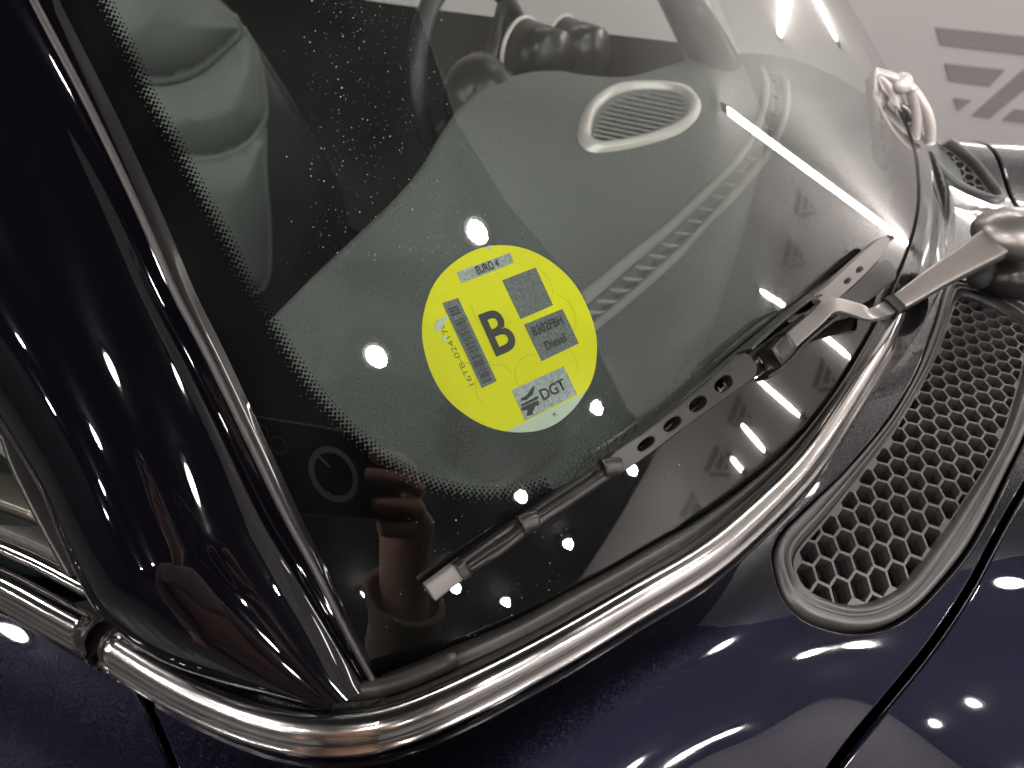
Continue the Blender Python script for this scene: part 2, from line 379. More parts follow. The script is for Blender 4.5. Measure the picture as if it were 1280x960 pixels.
def trim_sd(xy):
    xy = np.asarray(xy); sh = xy.shape[:-1]; q = xy.reshape(-1, 2); s = np.empty(len(q)); w_ = np.empty(len(q)); nT = len(trim2)
    for a in range(0, len(q), 20000):
        p = q[a:a + 20000]; D = ((p[:, None] - tcoarse[None]) ** 2).sum(-1); i0 = D.argmin(1) * 20; lo = np.maximum(i0 - 20, 0).astype(float); hi = np.minimum(i0 + 20, nT - 1).astype(float)
        def at_(u):
            k = np.minimum(u.astype(int), nT - 2); f = (u - k)[:, None]; return trim2[k] * (1 - f) + trim2[k + 1] * f, tT[k] * (1 - f) + tT[k + 1] * f, tN[k] * (1 - f) + tN[k + 1] * f
        for _ in range(14):      # foot point: (p - c) . T = 0
            m = (lo + hi) / 2; c, t_, n_ = at_(m); fw = ((p - c) * t_).sum(-1) > 0; lo = np.where(fw, m, lo); hi = np.where(fw, hi, m)
        c, t_, n_ = at_((lo + hi) / 2); s[a:a + 20000] = ((p - c) * n_).sum(-1); w_[a:a + 20000] = n_[:, 0]
    return s.reshape(sh), w_.reshape(sh)
def body_z(xy):
    s, w_ = trim_sd(xy); w_ = np.clip(w_, 0, 1); w_ = w_ * w_ * (3 - 2 * w_); s = np.maximum(s, -.05); y = xy[..., 1]
    near = np.clip((-.16 - y) / .26, 0, 1); near = near * near * (3 - 2 * near)
    a = .22 * (1 - w_) + .03 * w_; m = .95 * (1 - w_) + (.03 + 1.03 * near) * w_; L_ = .075 * (1 - w_) + .042 * w_
    sp = np.maximum(s, 0)
    sh = np.maximum(0, YM - y - .36) + 2.2 * np.maximum(0, y - .53)
    rise = np.clip((y - .24) / .17, 0, 1); rise = .045 * rise * rise * (3 - 2 * rise) * np.clip((xy[..., 0] + .12) / .06, 0, 1)
    return rise - .010 - a * s - m * (sp - L_ * .886 * np.tanh(1.2 * sp / L_)) - w_ * .9 * sh ** 2
def body_map(dz=0., nz=True):
    def f(xy):
        xy = np.asarray(xy, float); e = .004
        z = body_z(xy)
        zx = (body_z(xy + [e, 0]) - body_z(xy - [e, 0])) / (2 * e); zy = (body_z(xy + [0, e]) - body_z(xy - [0, e])) / (2 * e)
        n = unit(np.stack([-zx, -zy, np.ones_like(zx)], -1)); nw = n[..., :1] * F + n[..., 1:2] * Y + n[..., 2:] * Z
        return wld(xy[..., 0], xy[..., 1], z + dz), nw
    return f
def on_body(px, py, dz=0.):
    return hit(px, py, lambda q: q[..., 2] - body_z(q[..., :2]) - dz, .1, 1.6, 60)
def body_xy(pts, dz=0., n=None, closed=False):
    pts = np.asarray(pts, float)
    if n: pts = catmull(pts, n, closed)
    return car(on_body(pts[:, 0], pts[:, 1], dz))[:, :2]
# ---- panel gaps
doorgap = np.vstack([body_xy([(148, 792), (160, 826), (178, 866), (206, 930), (232, 1000)], n=18)])
doorgap = np.vstack([doorgap[0] + (doorgap[0] - doorgap[4]) * .4, doorgap, doorgap[-1] + (doorgap[-1] - doorgap[-4]) * 3, [(.0, -.88)]])
hg_near = body_xy([(1010, 1010), (1050, 950), (1100, 888), (1170, 800), (1222, 718), (1256, 650), (1278, 596)], n=24)
hf_ = P([(1279, 268), (1250, 225), (1217, 192), (1190, 176), (1168, 167)]); hg_far = catmull(car(on_z(hf_[:, 0], hf_[:, 1], -.014))[:, :2], 10)
mid = np.array([hg_near[-1] * (1 - t) + hg_far[0] * t for t in (.33, .66)]) + np.array([.032, 0])
hoodgap = catmull(np.vstack([hg_near[0] + (hg_near[0] - hg_near[3]) * 3.5, hg_near[::4], mid, hg_far[::3], hg_far[-1] + (hg_far[-1] - hg_far[-3]) * 1.2]), 120)
def offset_line(l, d):
    t = unit(np.gradient(l, axis=0)); return l + np.stack([t[:, 1], -t[:, 0]], -1) * d
# trim inner edge line for the panels, at s=.007
def trim_off(d, i0, i1, step=4): return (trim2 + tN * d)[i0:i1:step]
def trim_idx(xy): return int(((trim2 - xy) ** 2).sum(-1).argmin())
iD = trim_idx(doorgap[2])
# vents first (their openings cut the cowl)
V_OUT = [(962, 689), (966, 720), (976, 748), (996, 772), (1024, 787), (1067, 796), (1111, 790), (1148, 768), (1183, 732), (1214, 693), (1239, 649), (1264, 596), (1286, 549), (1304, 500), (1315, 455), (1314, 412), (1298, 384), (1266, 367), (1234, 356), (1204, 350), (1184, 348), (1177, 362), (1170, 390), (1158, 425), (1140, 470), (1112, 515), (1080, 556), (1046, 594), (1002, 634), (974, 662)]
V_IN = [(995, 693), (998, 712), (1010, 730), (1032, 743), (1067, 753), (1102, 747), (1137, 725), (1172, 678), (1205, 628), (1236, 580), (1260, 532), (1276, 480), (1285, 440), (1284, 406), (1262, 386), (1232, 371), (1204, 363), (1195, 374), (1184, 406), (1167, 448), (1144, 490), (1116, 535), (1077, 586), (1034, 640), (1004, 674)]
W_OUT = [(1160, 170), (1175, 168), (1190, 174), (1218, 197), (1241, 224), (1256, 247), (1255, 252), (1240, 252), (1204, 238), (1180, 222), (1164, 203), (1157, 186)]
W_IN = [(1164, 174), (1174, 174), (1188, 182), (1214, 203), (1232, 224), (1246, 245), (1228, 241), (1202, 228), (1180, 210), (1168, 196), (1163, 184)]
vo, vi = body_xy(V_OUT, n=140, closed=True), body_xy(V_IN, n=140, closed=True)
wo, wi = body_xy(W_OUT, n=90, closed=True), body_xy(W_IN, n=90, closed=True)
# cowl panel: between trim, door gap, hood gap
side_out = np.array([(-.03, -.86), (.16, -.80), (.30, -.70)])
iF = trim_idx(hoodgap[-1])
cowl = np.vstack([trim_off(.006, iD + 6, 1180, 5), ])
# order: along trim near->far, then back along the hood gap, then door gap bottom->top
farcut = trim_idx(np.array([-.10, .29]))
hgA = offset_line(hoodgap, -.0026)
cowl = np.vstack([trim_off(.006, iD + 8, farcut, 5), offset_line(hoodgap, -.0026)[::-1][::1], [(.12, -.83)], offset_line(doorgap, -.0022)[::-1][0:-3]])
sg = 1
if abs(segdist(cowl[:1], hoodgap, False)[0]) < 0: sg = -1
cow = patch('cowl_panel', cowl, [vo, wo], .007, body_map(), paint, car_root, thick=.012, lip=.0014, keep_largest=True)
door = np.vstack([trim_off(.006, 40, iD - 8, 5), offset_line(doorgap, .0022)[3:], [(-.2, -.91), (-.75, -.86)]])
patch('door_panel', door, [], .009, body_map(), paint, car_root, thick=.012, lip=.0014)
hood = np.vstack([offset_line(hoodgap, .0030), [(-.07, .50), (-.04, .62), (.1, .70), (.6, .70), (1.0, .48), (1.05, -.5), (.7, -.78), (.3, -.83), (.12, -.80)]])
patch('hood', hood, [], .012, body_map(.0005), paint, car_root, thick=.012, lip=.0018)
# inner structure under the gaps
inner = np.vstack([trim_off(-.004, 40, 1350, 8), [(.0, .6), (.6, .64), (1.0, .42), (1.05, -.5), (.7, -.8), (.05, -.88), (-.75, -.88)]])
patch('inner_body', inner, [], .03, body_map(-.02), dark, car_root, thick=.01)
# lower body so that the car stands on the floor
def lower_body():
    pts = np.array([(-1.9, -.86), (-.75, -.88), (-.2, -.93), (.05, -.88), (.35, -.86), (.7, -.80), (1.02, -.55), (1.06, -.1), (1.02, .42), (.6, .65), (.0, .63), (-1.9, .60)])
    path = catmull(pts, 90); z0 = body_z(path); z0 = np.clip(z0, -.5, -.02)
    rows = []
    for u, o in ((0, -.03), (.15, .0), (.5, .035), (.85, .02), (1, -.05)):
        t = unit(np.gradient(path, axis=0)); q = path + np.stack([t[:, 1], -t[:, 0]], -1) * o
        rows.append(wld(q[:, 0], q[:, 1], z0 * (1 - u) + u * -.85))
    loft('lower_body', rows, paint, car_root)
lower_body()
def ring_profile(name, outer, inner_, prof, m, parent, dz=0):
    """closed ring between two matched outlines; prof list of (u 0..1, height)"""
    bm = body_map(dz); 
    k0 = ((inner_ - outer[0]) ** 2).sum(-1).argmin(); inner_ = np.roll(inner_, -k0, 0)
    # match by nearest direction: resample the inner loop against the outer
    L = np.r_[0, np.cumsum(np.linalg.norm(np.diff(np.vstack([inner_, inner_[:1]]), axis=0), axis=1))]
    rows = []
    idx = np.array([((inner_ - o) ** 2).sum(-1).argmin() for o in outer]).astype(float)
    n = len(outer); idx = np.unwrap(idx * 2 * math.pi / len(inner_)) * len(inner_) / (2 * math.pi)
    idx = np.maximum.accumulate(idx); k = np.ones(9) / 9; per = len(inner_)
    ext = np.r_[idx[-6:] - per, idx, idx[:6] + per]; idx = np.convolve(ext, np.ones(9) / 9, 'same')[6:-6]
    ii = np.vstack([inner_, inner_[:1]]); mat_ = np.stack([np.interp(idx % per, np.arange(per + 1), ii[:, c]) for c in (0, 1)], -1)
    for u, h in prof:
        xy = outer * (1 - u) + mat_ * u; p, nn = bm(xy); rows.append(p + nn * h)
    return loft(name, rows, m, parent, closed_m=True)
def hexgrid(name, outline, pitch, wallw, depth, m, parent, dz, az0=90.):
    outc = outline.mean(0); ref = car(on_z(P([1080, 1104, 1080]), P([690, 682, 718]), -.012))[:, :2]
    v1, v2 = (ref[1] - ref[0]) * pitch, (ref[2] - ref[0]) * pitch          # neighbours measured on the photographed mesh
    e1, e2 = P([math.cos(math.pi / 6), .5]), P([0, -1.]); A_ = np.stack([v1, v2], 1) @ np.linalg.inv(np.stack([e1, e2], 1))
    R = np.linalg.norm(v2) / math.sqrt(3); sh_ = 1 - wallw / np.linalg.norm(v2)
    hx = (np.array([(math.cos(k * math.pi / 3), math.sin(k * math.pi / 3)) for k in range(6)]) / math.sqrt(3) * sh_) @ A_.T; holes = []
    if area2(hx) < 0: hx = hx[::-1]
    cen = outline.mean(0); shr = outline + unit(cen - outline) * 0
    t = unit(np.roll(outline, -1, 0) - np.roll(outline, 1, 0)); s_ = 1 if area2(outline) > 0 else -1
    shr = outline + s_ * np.stack([-t[:, 1], t[:, 0]], -1) * wallw * .7
    ij = np.array([(i, j) for i in range(-45, 46) for j in range(-45, 46)]); cs_ = outc + ij[:, :1] * v1 + ij[:, 1:] * v2
    cs_ = cs_[inside(cs_, outline) | (segdist(cs_, outline) < R)]; full = inside((hx[None] + cs_[:, None]).reshape(-1, 2), shr).reshape(-1, 6).all(1)
    if True:
        for c, fu in zip(cs_, full):
            cell = hx + c
            if fu: holes.append(cell); continue
            poly = [tuple(a) for a in shr]      # clip the outline by the convex cell
            for k in range(6):
                A, B = cell[k], cell[(k + 1) % 6]; out = []
                for q in range(len(poly)):
                    p1, p2 = np.array(poly[q]), np.array(poly[(q + 1) % len(poly)])
                    d1 = (B[0] - A[0]) * (p1[1] - A[1]) - (B[1] - A[1]) * (p1[0] - A[0]); d2 = (B[0] - A[0]) * (p2[1] - A[1]) - (B[1] - A[1]) * (p2[0] - A[0])
                    if d1 >= 0: out.append(tuple(p1))
                    if d1 * d2 < 0: out.append(tuple(p1 + (p2 - p1) * d1 / (d1 - d2)))
                poly = out
                if len(poly) < 3: break
            if len(poly) >= 3 and abs(area2(poly)) > (R * R * .22):
                pl = [poly[0]]
                for q in poly[1:]:
                    if math.dist(q, pl[-1]) > 2e-4: pl.append(q)
                if math.dist(pl[0], pl[-1]) < 2e-4: pl.pop()
                if len(pl) >= 3: holes.append(np.array(pl))
    o = patch(name, outline, holes, None, body_map(dz), m, parent, thick=depth, lip=.0002 if wallw > .001 else .0001, smooth=False)
    return o
vent_lab = 'near'
def vent(outo, outi, pitch, ww, lab, profs):
    fr = ring_profile('vent_frame', outo, outi, profs, satinpl, car_root, 0); fr['label'] = lab
    hexgrid('honeycomb_mesh', outi, pitch, ww, .010, satinpl, fr, -.0045)
    bp, bn = body_map(-.024)(outi * 1.0); c = bp.mean(0)
    v = list(bp) + [c]; mesh('vent_floor', v, [(i, (i + 1) % len(bp), len(bp)) for i in range(len(bp))], dark, fr, smooth=False)
    return fr
vent(offo := vo + unit(vo.mean(0) - vo) * .0012, vi, 1.0, .0013, 'wide grey honeycomb air vent nearest the door',
     [(0, -.012), (.10, -.008), (.15, -.003), (.24, .0), (.38, .001), (.50, .0002), (.58, -.0018), (.65, -.0016), (.71, .0002), (.78, .0003), (.86, -.002), (1, -.0045), (1, -.008)])
vent(wo, wi, 1.0, .0022, 'small far honeycomb air vent beyond the wiper pivot',
     [(0, -.008), (.05, .001), (.35, .004), (.7, .003), (.9, -.001), (1, -.005)])

# ---- chrome waist trim: two lengths, cut at the door
def trim_path(i0, i1, off, z, step=3):
    q = (trim2 + tN * off)[i0:i1:step]; return wld(q[:, 0], q[:, 1], z)
csec = [(-.0075, -.006), (-.0078, -.001), (-.006, .0035), (-.002, .0058), (.003, .0052), (.0065, .002), (.0078, -.002), (.0082, -.0045), (.0095, -.0052), (.0105, -.0068), (.006, -.009), (0, -.009)]
csec = np.array(csec)[::-1] * np.array([.76, .86])
t1 = sweep('chrome_trim', trim_path(iD + 3, farcut, 0., 0.), Z, csec, chrome, car_root); t1['label'] = 'long chrome trim curving round the pillar foot and windscreen base'
t2 = sweep('chrome_trim', trim_path(20, iD - 2, 0., 0.), Z, csec, chrome, car_root); t2['label'] = 'chrome trim along the door waistline'
# end caps of the trim at the door gap
for a, b in ((iD - 4, iD - 1), (iD + 2, iD + 5)):
    sweep('trim_end_cap', trim_path(a, b, 0., 0., 1)[:3], Z, csec * 1.02, blackpl, car_root)
# inner bead of the door trim and its rubber
sweep('waist_bead', trim_path(20, iD - 6, -.0125, .003), Z, circ(.0038, 10, .003), chrome, car_root)
sweep('waist_seal', trim_path(20, iD - 6, -.021, .004), Z, rrect(.012, .008, .003), rubber, car_root)
sweep('waist_strip', trim_path(20, iD - 6, -.034, .009), Z, rrect(.017, .006, .0025), mat('brushed_waist_strip', (.22, .18, .155), .3, .7), car_root)
# windscreen rubber seal: from glass edge out to the chrome
SEAL = P([(478, 845), (520, 829), (560, 812), (640, 779), (710, 742), (765, 713), (815, 684), (875, 650), (940, 603), (1000, 548), (1050, 483), (1090, 415), (1118, 358), (1138, 308), (1149, 262), (1149, 215), (1143, 180), (1128, 140)])
se = catmull(SEAL, 160); ge = on_glass(se[:, 0], se[:, 1], .001); gc = car(ge)
ci = np.array([trim_idx(g_[:2]) for g_ in gc]); inn = trim2[ci] - tN[ci] * .0054
rows = []
for u, h in ((-.08, -.006), (0, .0005), (.06, .0022), (.28, .002), (.42, .0012), (.5, -.0025), (.6, -.003), (.72, .0), (.85, .0012), (1.0, -.002), (1.03, -.008)):
    xy = gc[:, :2] * (1 - u) + inn * u; z = gc[:, 2] * (1 - u) + (-.0005) * u
    rows.append(wld(xy[:, 0], xy[:, 1], z + h))
loft('windscreen_seal', rows, rubber, car_root)
# seal on the door side of the pillar foot
sweep('pillar_seal', trim_path(iD + 6, trim_idx(gc[0, :2]) + 20, -.0125, .001), Z, rrect(.006, .008, .003), rubber, car_root)

# ---- windscreen
ny, nz = 90, 50; rows = []
for z in np.linspace(-.045, .42, nz):
    y = np.linspace(-.475 + .10 * max(z, 0), .40 - .10 * max(z, 0), ny); u = y - Y0
    rows.append(wld(X0 - K * u ** 2 - K4 * u ** 4 - M * z - CC * z * z, y, z))
rows = np.array(rows); nr = gl_normal(rows.reshape(-1, 3))
ws = loft('windscreen', rows, glass_m, car_root, normals=nr)
def strip_on_glass(name, A, B, na, nb, h, m, parent, **kw):
    A, B = catmull(A, na), catmull(B, na); rows = []
    for u in np.linspace(0, 1, nb):
        q = A * (1 - u) + B * u; rows.append(on_glass(q[:, 0], q[:, 1], h))
    return loft(name, rows, m, parent, **kw)
FR_IN = P([(30, -160), (75, -80), (118, 0), (157, 79), (176, 124), (210, 184), (240, 244), (277, 311), (296, 352), (330, 410), (360, 460), (390, 503), (430, 546), (453, 565), (477, 585), (507, 603), (548, 619), (589, 628), (623, 629), (657, 624), (694, 611), (735, 588), (790, 548), (850, 498), (905, 448), (960, 402), (1025, 352), (1080, 308), (1108, 270), (1118, 215), (1112, 165), (1100, 130)])
FR_OUT = P([(-60, -160), (0, -80), (40, 0), (90, 90), (110, 130), (145, 200), (180, 280), (220, 370), (245, 420), (290, 510), (320, 580), (355, 660), (400, 750), (430, 800), (455, 850), (500, 845), (540, 828), (600, 803), (650, 782), (700, 755), (750, 728), (800, 700), (850, 673), (900, 640), (950, 602), (1000, 556), (1050, 490), (1095, 415), (1125, 358), (1145, 308), (1154, 262), (1150, 200)])
fr = strip_on_glass('frit_band', FR_IN, FR_OUT, 200, 16, -.0012, frit_m, ws)
# dotted fade of the band
dv, df = [], []
ed = catmull(FR_IN, 1200); t_ = unit(np.gradient(ed, axis=0)); nr_ = np.stack([t_[:, 1], -t_[:, 0]], -1)
L = np.r_[0, np.cumsum(np.linalg.norm(np.diff(ed, axis=0), axis=1))]
def dots(s0, s1, rows_, pitch, rmax):
    for r in range(rows_):
        s = s0 + (pitch / 2 if r % 2 else 0)
        while s < s1:
            k = min(len(L) - 1, int(np.searchsorted(L, s))); c = ed[k] + nr_[k] * (pitch * .55 * (r + .2)); rad = rmax * (1 - (r + .2) / (rows_ + .8)) ** .8
            cc = np.array([c + rad * np.array([math.cos(a), math.sin(a)]) for a in np.arange(8) * math.pi / 4]); dd.append(cc); s += pitch
dd = []
dots(60, L[-1] * .615, 6, 7.0, 3.6)
dd = np.array(dd); pp = on_glass(dd[..., 0], dd[..., 1], -.0012)
for q in pp:
    i = len(dv); dv += list(q); df.append(tuple(range(i, i + 8)))
mesh('frit_dots', dv, df, frit_m, ws, smooth=False, kind='stuff')
# ---- dust on the glass
dv, df = [], []
n = 1200; px = rng.uniform(330, 1000, n); py = rng.uniform(0, 620, n); cl = rng.uniform(size=n)
px = np.where(cl < .62, 380 + 260 * rng.beta(1.5, 2.2, n), px); py = np.where(cl < .62, 330 * rng.uniform(size=n) ** 1.3, py)
px = np.where(cl > .92, rng.uniform(480, 720, n), px); py = np.where(cl > .92, rng.uniform(640, 800, n), py)
pp = on_glass(px, py, .0004); nn = gl_normal(pp)
for p, n_ in zip(pp, nn):
    e1 = unit(np.cross(n_, Z)); e2 = np.cross(n_, e1); r = .000095 * rng.lognormal(0, .45); k = 6; i = len(dv); ph = rng.uniform(0, 6)
    for a in range(k):
        an = a * 2 * math.pi / k + ph; rr = r * rng.uniform(.6, 1.3); dv.append(p + e1 * rr * math.cos(an) + e2 * rr * math.sin(an))
    dv.append(p + n_ * r * .8)
    df += [(i + a, i + (a + 1) % k, i + k) for a in range(k)]
tag(mesh('dust', dv, df, mat('dust_grain', (.55, .56, .52), .8), None, smooth=False), 'fine pale dust specks scattered over the windscreen', 'dust', kind='stuff')

# ---- A pillar: glossy convex bar
R_ = P([(-75, -260), (-10, -125), (50, 0), (118, 130), (178, 255), (226, 365), (262, 435), (315, 545), (360, 640), (400, 715), (440, 795), (470, 852)])
L_ = P([(-560, -60), (-420, 100), (-260, 200), (-130, 330), (-60, 430), (0, 510), (60, 612), (84, 672), (105, 722), (135, 772), (215, 828), (372, 876)])
npil = 90; Rc, Lc = catmull(R_, npil), catmull(L_, npil)
Rp = on_glass(Rc[:, 0], Rc[:, 1], .006)
pl0 = wld(0, -.486, 0.); pln = unit(-Y - .16 * Z)   # outer plane of the pillar
def on_side(px, py, off=0.): return on_plane(px, py, wld(0, -.488, .0) - unit(-Y + .22 * Z) * -off, unit(-Y + .22 * Z))
Rt = np.linalg.norm(Rp - CAM, axis=1)
rl = ray(Lc[:, 0], Lc[:, 1]); 
tl = np.interp(np.linspace(0, 1, npil), [0, .3, .6, .85, 1], [.30, .285, .272, .262, .262])
Lp = CAM + rl * tl[:, None]
# keep the foot on the waist line
rowsP = []
bul = np.interp(np.linspace(0, 1, npil), [0, .8, 1], [.030, .026, .014])
axis = unit(np.gradient((Rp + Lp) / 2, axis=0)); acr = unit(Lp - Rp); outn = unit(np.cross(acr, axis)); 
if (outn[40] @ (CAM - Rp[40])) < 0: outn = -outn
PROF = [(-.02, -.20), (0, .0), (.035, .12), (.06, .10), (.075, .12), (.11, .34), (.2, .62), (.32, .86), (.45, .98), (.55, 1.0), (.65, .96), (.75, .85), (.85, .66), (.93, .40), (.98, .15), (1, 0), (1.0, -.35)]
us = catmull(np.array(PROF), 56)
for u, h in us: rowsP.append(Rp * (1 - u) + Lp * u + outn * (h * bul)[:, None])
pil = loft('windscreen_pillar', rowsP, pillar_paint, car_root)
if True:
    foot = [r[-1] for r in rowsP]; c = np.mean(foot, 0); mesh('pillar_foot', foot + [c - .003 * Z], [(i, i + 1, len(foot)) for i in range(len(foot) - 1)], rubber, pil)
# bright edge strip along the glass side of the pillar
sweep('pillar_edge_strip', Rp + outn * .0035, outn, rrect(.0022, .003, .001), mat('pillar_strip', (.03, .026, .026), .4, 0, 0), pil)
# ---- side window with its black frame
SWP = P([(-420, 260), (-150, 440), (0, 545), (30, 600), (62, 660), (108, 722), (60, 700), (0, 668), (-300, 560)])
pw = CAM + ray(SWP[:, 0], SWP[:, 1]) * P([.36, .34, .335, .325, .315, .30, .31, .315, .35])[:, None]
mesh('side_window', list(pw), [tuple(range(len(pw)))], glass_m, car_root, smooth=False)
fl = P([(-420, 240), (-150, 420), (0, 520), (34, 585), (70, 655), (112, 730)]); fp = CAM + ray(*catmull(fl, 30).T) * np.linspace(.36, .30, 30)[:, None]
sweep('window_frame', fp, unit(CAM - fp[15]), rrect(.012, .006, .002), blackpl, car_root)
# inside of the door seen through that window
ip = P([(-600, 300), (-150, 420), (40, 560), (160, 740), (60, 760), (-400, 620)]); ipp = CAM + ray(ip[:, 0], ip[:, 1]) * .46
mesh('door_card', list(ipp), [tuple(range(len(ipp)))], mat('green_black_trim', (.03, .045, .04), .6), car_root, smooth=False)

# ---- cabin: dash
def sst(t): t = np.clip(t, 0, 1); return t * t * (3 - 2 * t)
def dash_z(xy):
    x, y = xy[..., 0], xy[..., 1]
    return -.036 + .085 * sst((-x - .16) / .30) * sst((y + .34) / .34) - .02 * sst((x + .12) / .1) + .05 * sst((y - .04) / .26) * (1 - sst((-x - .16) / .30))
def on_dash(px, py, dz=0.): return hit(px, py, lambda q: q[..., 2] - dash_z(q[..., :2]) - dz, .15, 1.6, 60)
def dash_map(dz=0.):
    def f(xy):
        xy = np.asarray(xy, float); e = .004; z = dash_z(xy); zx = (dash_z(xy + [e, 0]) - dash_z(xy - [e, 0])) / (2 * e); zy = (dash_z(xy + [0, e]) - dash_z(xy - [0, e])) / (2 * e)
        n = unit(np.stack([-zx, -zy, np.ones_like(zx)], -1)); return wld(xy[..., 0], xy[..., 1], z + dz), n[..., :1] * F + n[..., 1:2] * Y + n[..., 2:] * Z
    return f
def dash_xy(pts, n=None, closed=False):
    pts = np.asarray(pts, float)
    if n: pts = catmull(pts, n, closed)
    return car(on_dash(pts[:, 0], pts[:, 1]))[:, :2]
EDGE = P([(300, 440), (345, 400), (395, 350), (440, 308), (500, 252), (538, 207), (566, 160), (592, 125), (625, 101), (665, 90), (700, 89), (740, 95), (790, 96), (835, 84), (880, 71), (930, 66), (975, 70), (1015, 82), (1050, 98), (1072, 112)])
edxy = dash_xy(EDGE, 80)
CV_O = P([(727, 167), (733, 142), (746, 124), (767, 111), (795, 107), (835, 108), (860, 114), (872, 130), (866, 148), (846, 164), (810, 177), (772, 185), (744, 187), (730, 179)])
CV_I = P([(739, 166), (744, 145), (756, 129), (773, 118), (797, 113), (830, 113), (852, 118), (861, 130), (856, 144), (840, 156), (808, 169), (772, 177), (748, 179), (740, 174)])
cvo, cvi = dash_xy(CV_O, 64, True), dash_xy(CV_I, 64, True)
L0 = P([(946, 84), (951, 109), (947, 137), (936, 169), (914, 200), (880, 234), (834, 277), (777, 322), (732, 358), (690, 390)])
L1 = P([(957, 87), (963, 109), (960, 137), (949, 168), (926, 204), (889, 243), (845, 287), (790, 334), (745, 374), (702, 408)])
L2 = P([(974, 95), (978, 119), (974, 146), (962, 177), (937, 214), (903, 252), (862, 296), (808, 347), (772, 378), (735, 408)])
L3 = P([(988, 105), (989, 131), (981, 162), (962, 198), (931, 237), (893, 276), (852, 322), (806, 364), (770, 394), (738, 420)])
n_ = 120; l0, l1, l2, l3 = [dash_xy(a, n_) for a in (L0, L1, L2, L3)]
slot = np.vstack([l1[1:-1], l2[1:-1][::-1]])
frontc = wld(0, 0, 0)
fy = np.linspace(.36, -.47, 30); fu = fy - Y0; front = np.stack([X0 - K * fu ** 2 - K4 * fu ** 4 + .018, fy], -1)
dash_out = np.vstack([edxy, front, [(-.30, -.475), (-.40, -.45)]])
dash_out = dash_out[np.r_[True, np.linalg.norm(np.diff(dash_out, axis=0), axis=1) > 1e-4]]
dsh = patch('dashboard', dash_out, [slot, cvi], .012, dash_map(), dash_m, car_root, thick=.22, lip=.012)
# defroster: rails, floor, ribs
def rail(a, b, name, hh):
    rows = []
    for u, h in ((0, -.002), (.12, .002), (.5, hh), (.88, .002), (1, -.006)):
        p, nn = dash_map()(a * (1 - u) + b * u); rows.append(p + nn * h)
    return loft(name, rows, dash_trim, dsh)
ra = rail(l0, l1, 'defroster_rail', .004); rail(l3, l2, 'defroster_rail', .004)
p1, nn1 = dash_map(-.03)(l1); p2, _ = dash_map(-.03)(l2); loft('defroster_duct', [dash_map()(l1)[0], p1, p2, dash_map()(l2)[0]], dark, dsh, smooth=False)
for k in range(2, n_ - 2, 6):
    a, b = dash_map(-.0025)(l1[k])[0], dash_map(-.0025)(l2[k])[0]
    sweep('defroster_rib', np.array([a, b]), Z, rrect(.0042, .004, .0008, 1), dash_trim, dsh, smooth=False)
# centre speaker vent: ring, floor, slats
rows = []
for u, h in ((-.5, -.001), (-.2, .003), (.2, .007), (.6, .006), (1, .0), (1.1, -.012)):
    xy = cvo * (1 - u) + cvi * u; p, nn = dash_map()(xy); rows.append(p + nn * h)
ring = loft('vent_ring', rows, pale_silver, dsh, closed_m=True)
b_, _ = dash_map(-.02)(cvi); mesh('vent_floor', list(b_) + [b_.mean(0)], [(i, (i + 1) % 64, 64) for i in range(64)], dark, dsh, smooth=False)
for k in range(13):
    t = (k + .5) / 13; A = P([744, 176]) * (1 - t) + P([800, 108]) * t; d = P([1, .20])
    pts = [A + d * s for s in np.linspace(-90, 130, 90)]; xy = dash_xy(pts); ok = inside(xy, cvi)
    if ok.sum() > 3:
        q = xy[ok]; p, nn = dash_map(-.002)(q[[0, -1]]); sweep('slat', p, nn, rrect(.0022, .003, .0008, 1), dash_trim, dsh, smooth=False)
# ---- seat
def pillow(name, outline, xplane, bulge, m, parent, n=70):
    o = catmull(outline, n, True); nrm = unit(F + .12 * Z); p0 = wld(xplane, 0, 0); sc_ = 46.
    def pf(q): d = segdist(q, o) / sc_; return on_plane(q[:, 0], q[:, 1], p0, nrm) + nrm * (bulge * (1 - np.exp(-d * 1.6)))[:, None]
    def f(q):
        e = 3.; p = pf(q); nn = unit(np.cross(pf(q + [e, 0]) - pf(q - [e, 0]), pf(q + [0, e]) - pf(q - [0, e]))); nn = np.where((nn @ nrm)[:, None] < 0, -nn, nn); return p, nn
    return patch(name, o, [], 9, f, m, parent, thick=.05, lip=.008)
seat = pillow('seat_back', P([(90, 120), (150, -60), (230, -30), (290, 20), (340, 90), (385, 165), (430, 260), (430, 420), (300, 430), (200, 300)]), -.78, .02, black_leather, car_root)
pillow('headrest', P([(100, 20), (130, -70), (220, -50), (275, 8), (300, 34), (278, 62), (248, 86), (215, 98), (176, 98), (120, 80)]), -.745, .035, seat_m, seat)
pillow('perforated_panel', P([(150, 100), (178, 101), (216, 101), (250, 89), (282, 65), (303, 40), (322, 70), (330, 110), (332, 148), (312, 175), (280, 193), (245, 198), (215, 196), (180, 190)]), -.755, .03, perf_m, seat)
pillow('lower_cushion', P([(180, 195), (225, 201), (255, 201), (290, 194), (316, 178), (330, 158), (332, 220), (338, 300), (330, 360), (280, 360), (220, 290)]), -.75, .02, seat_m, seat)
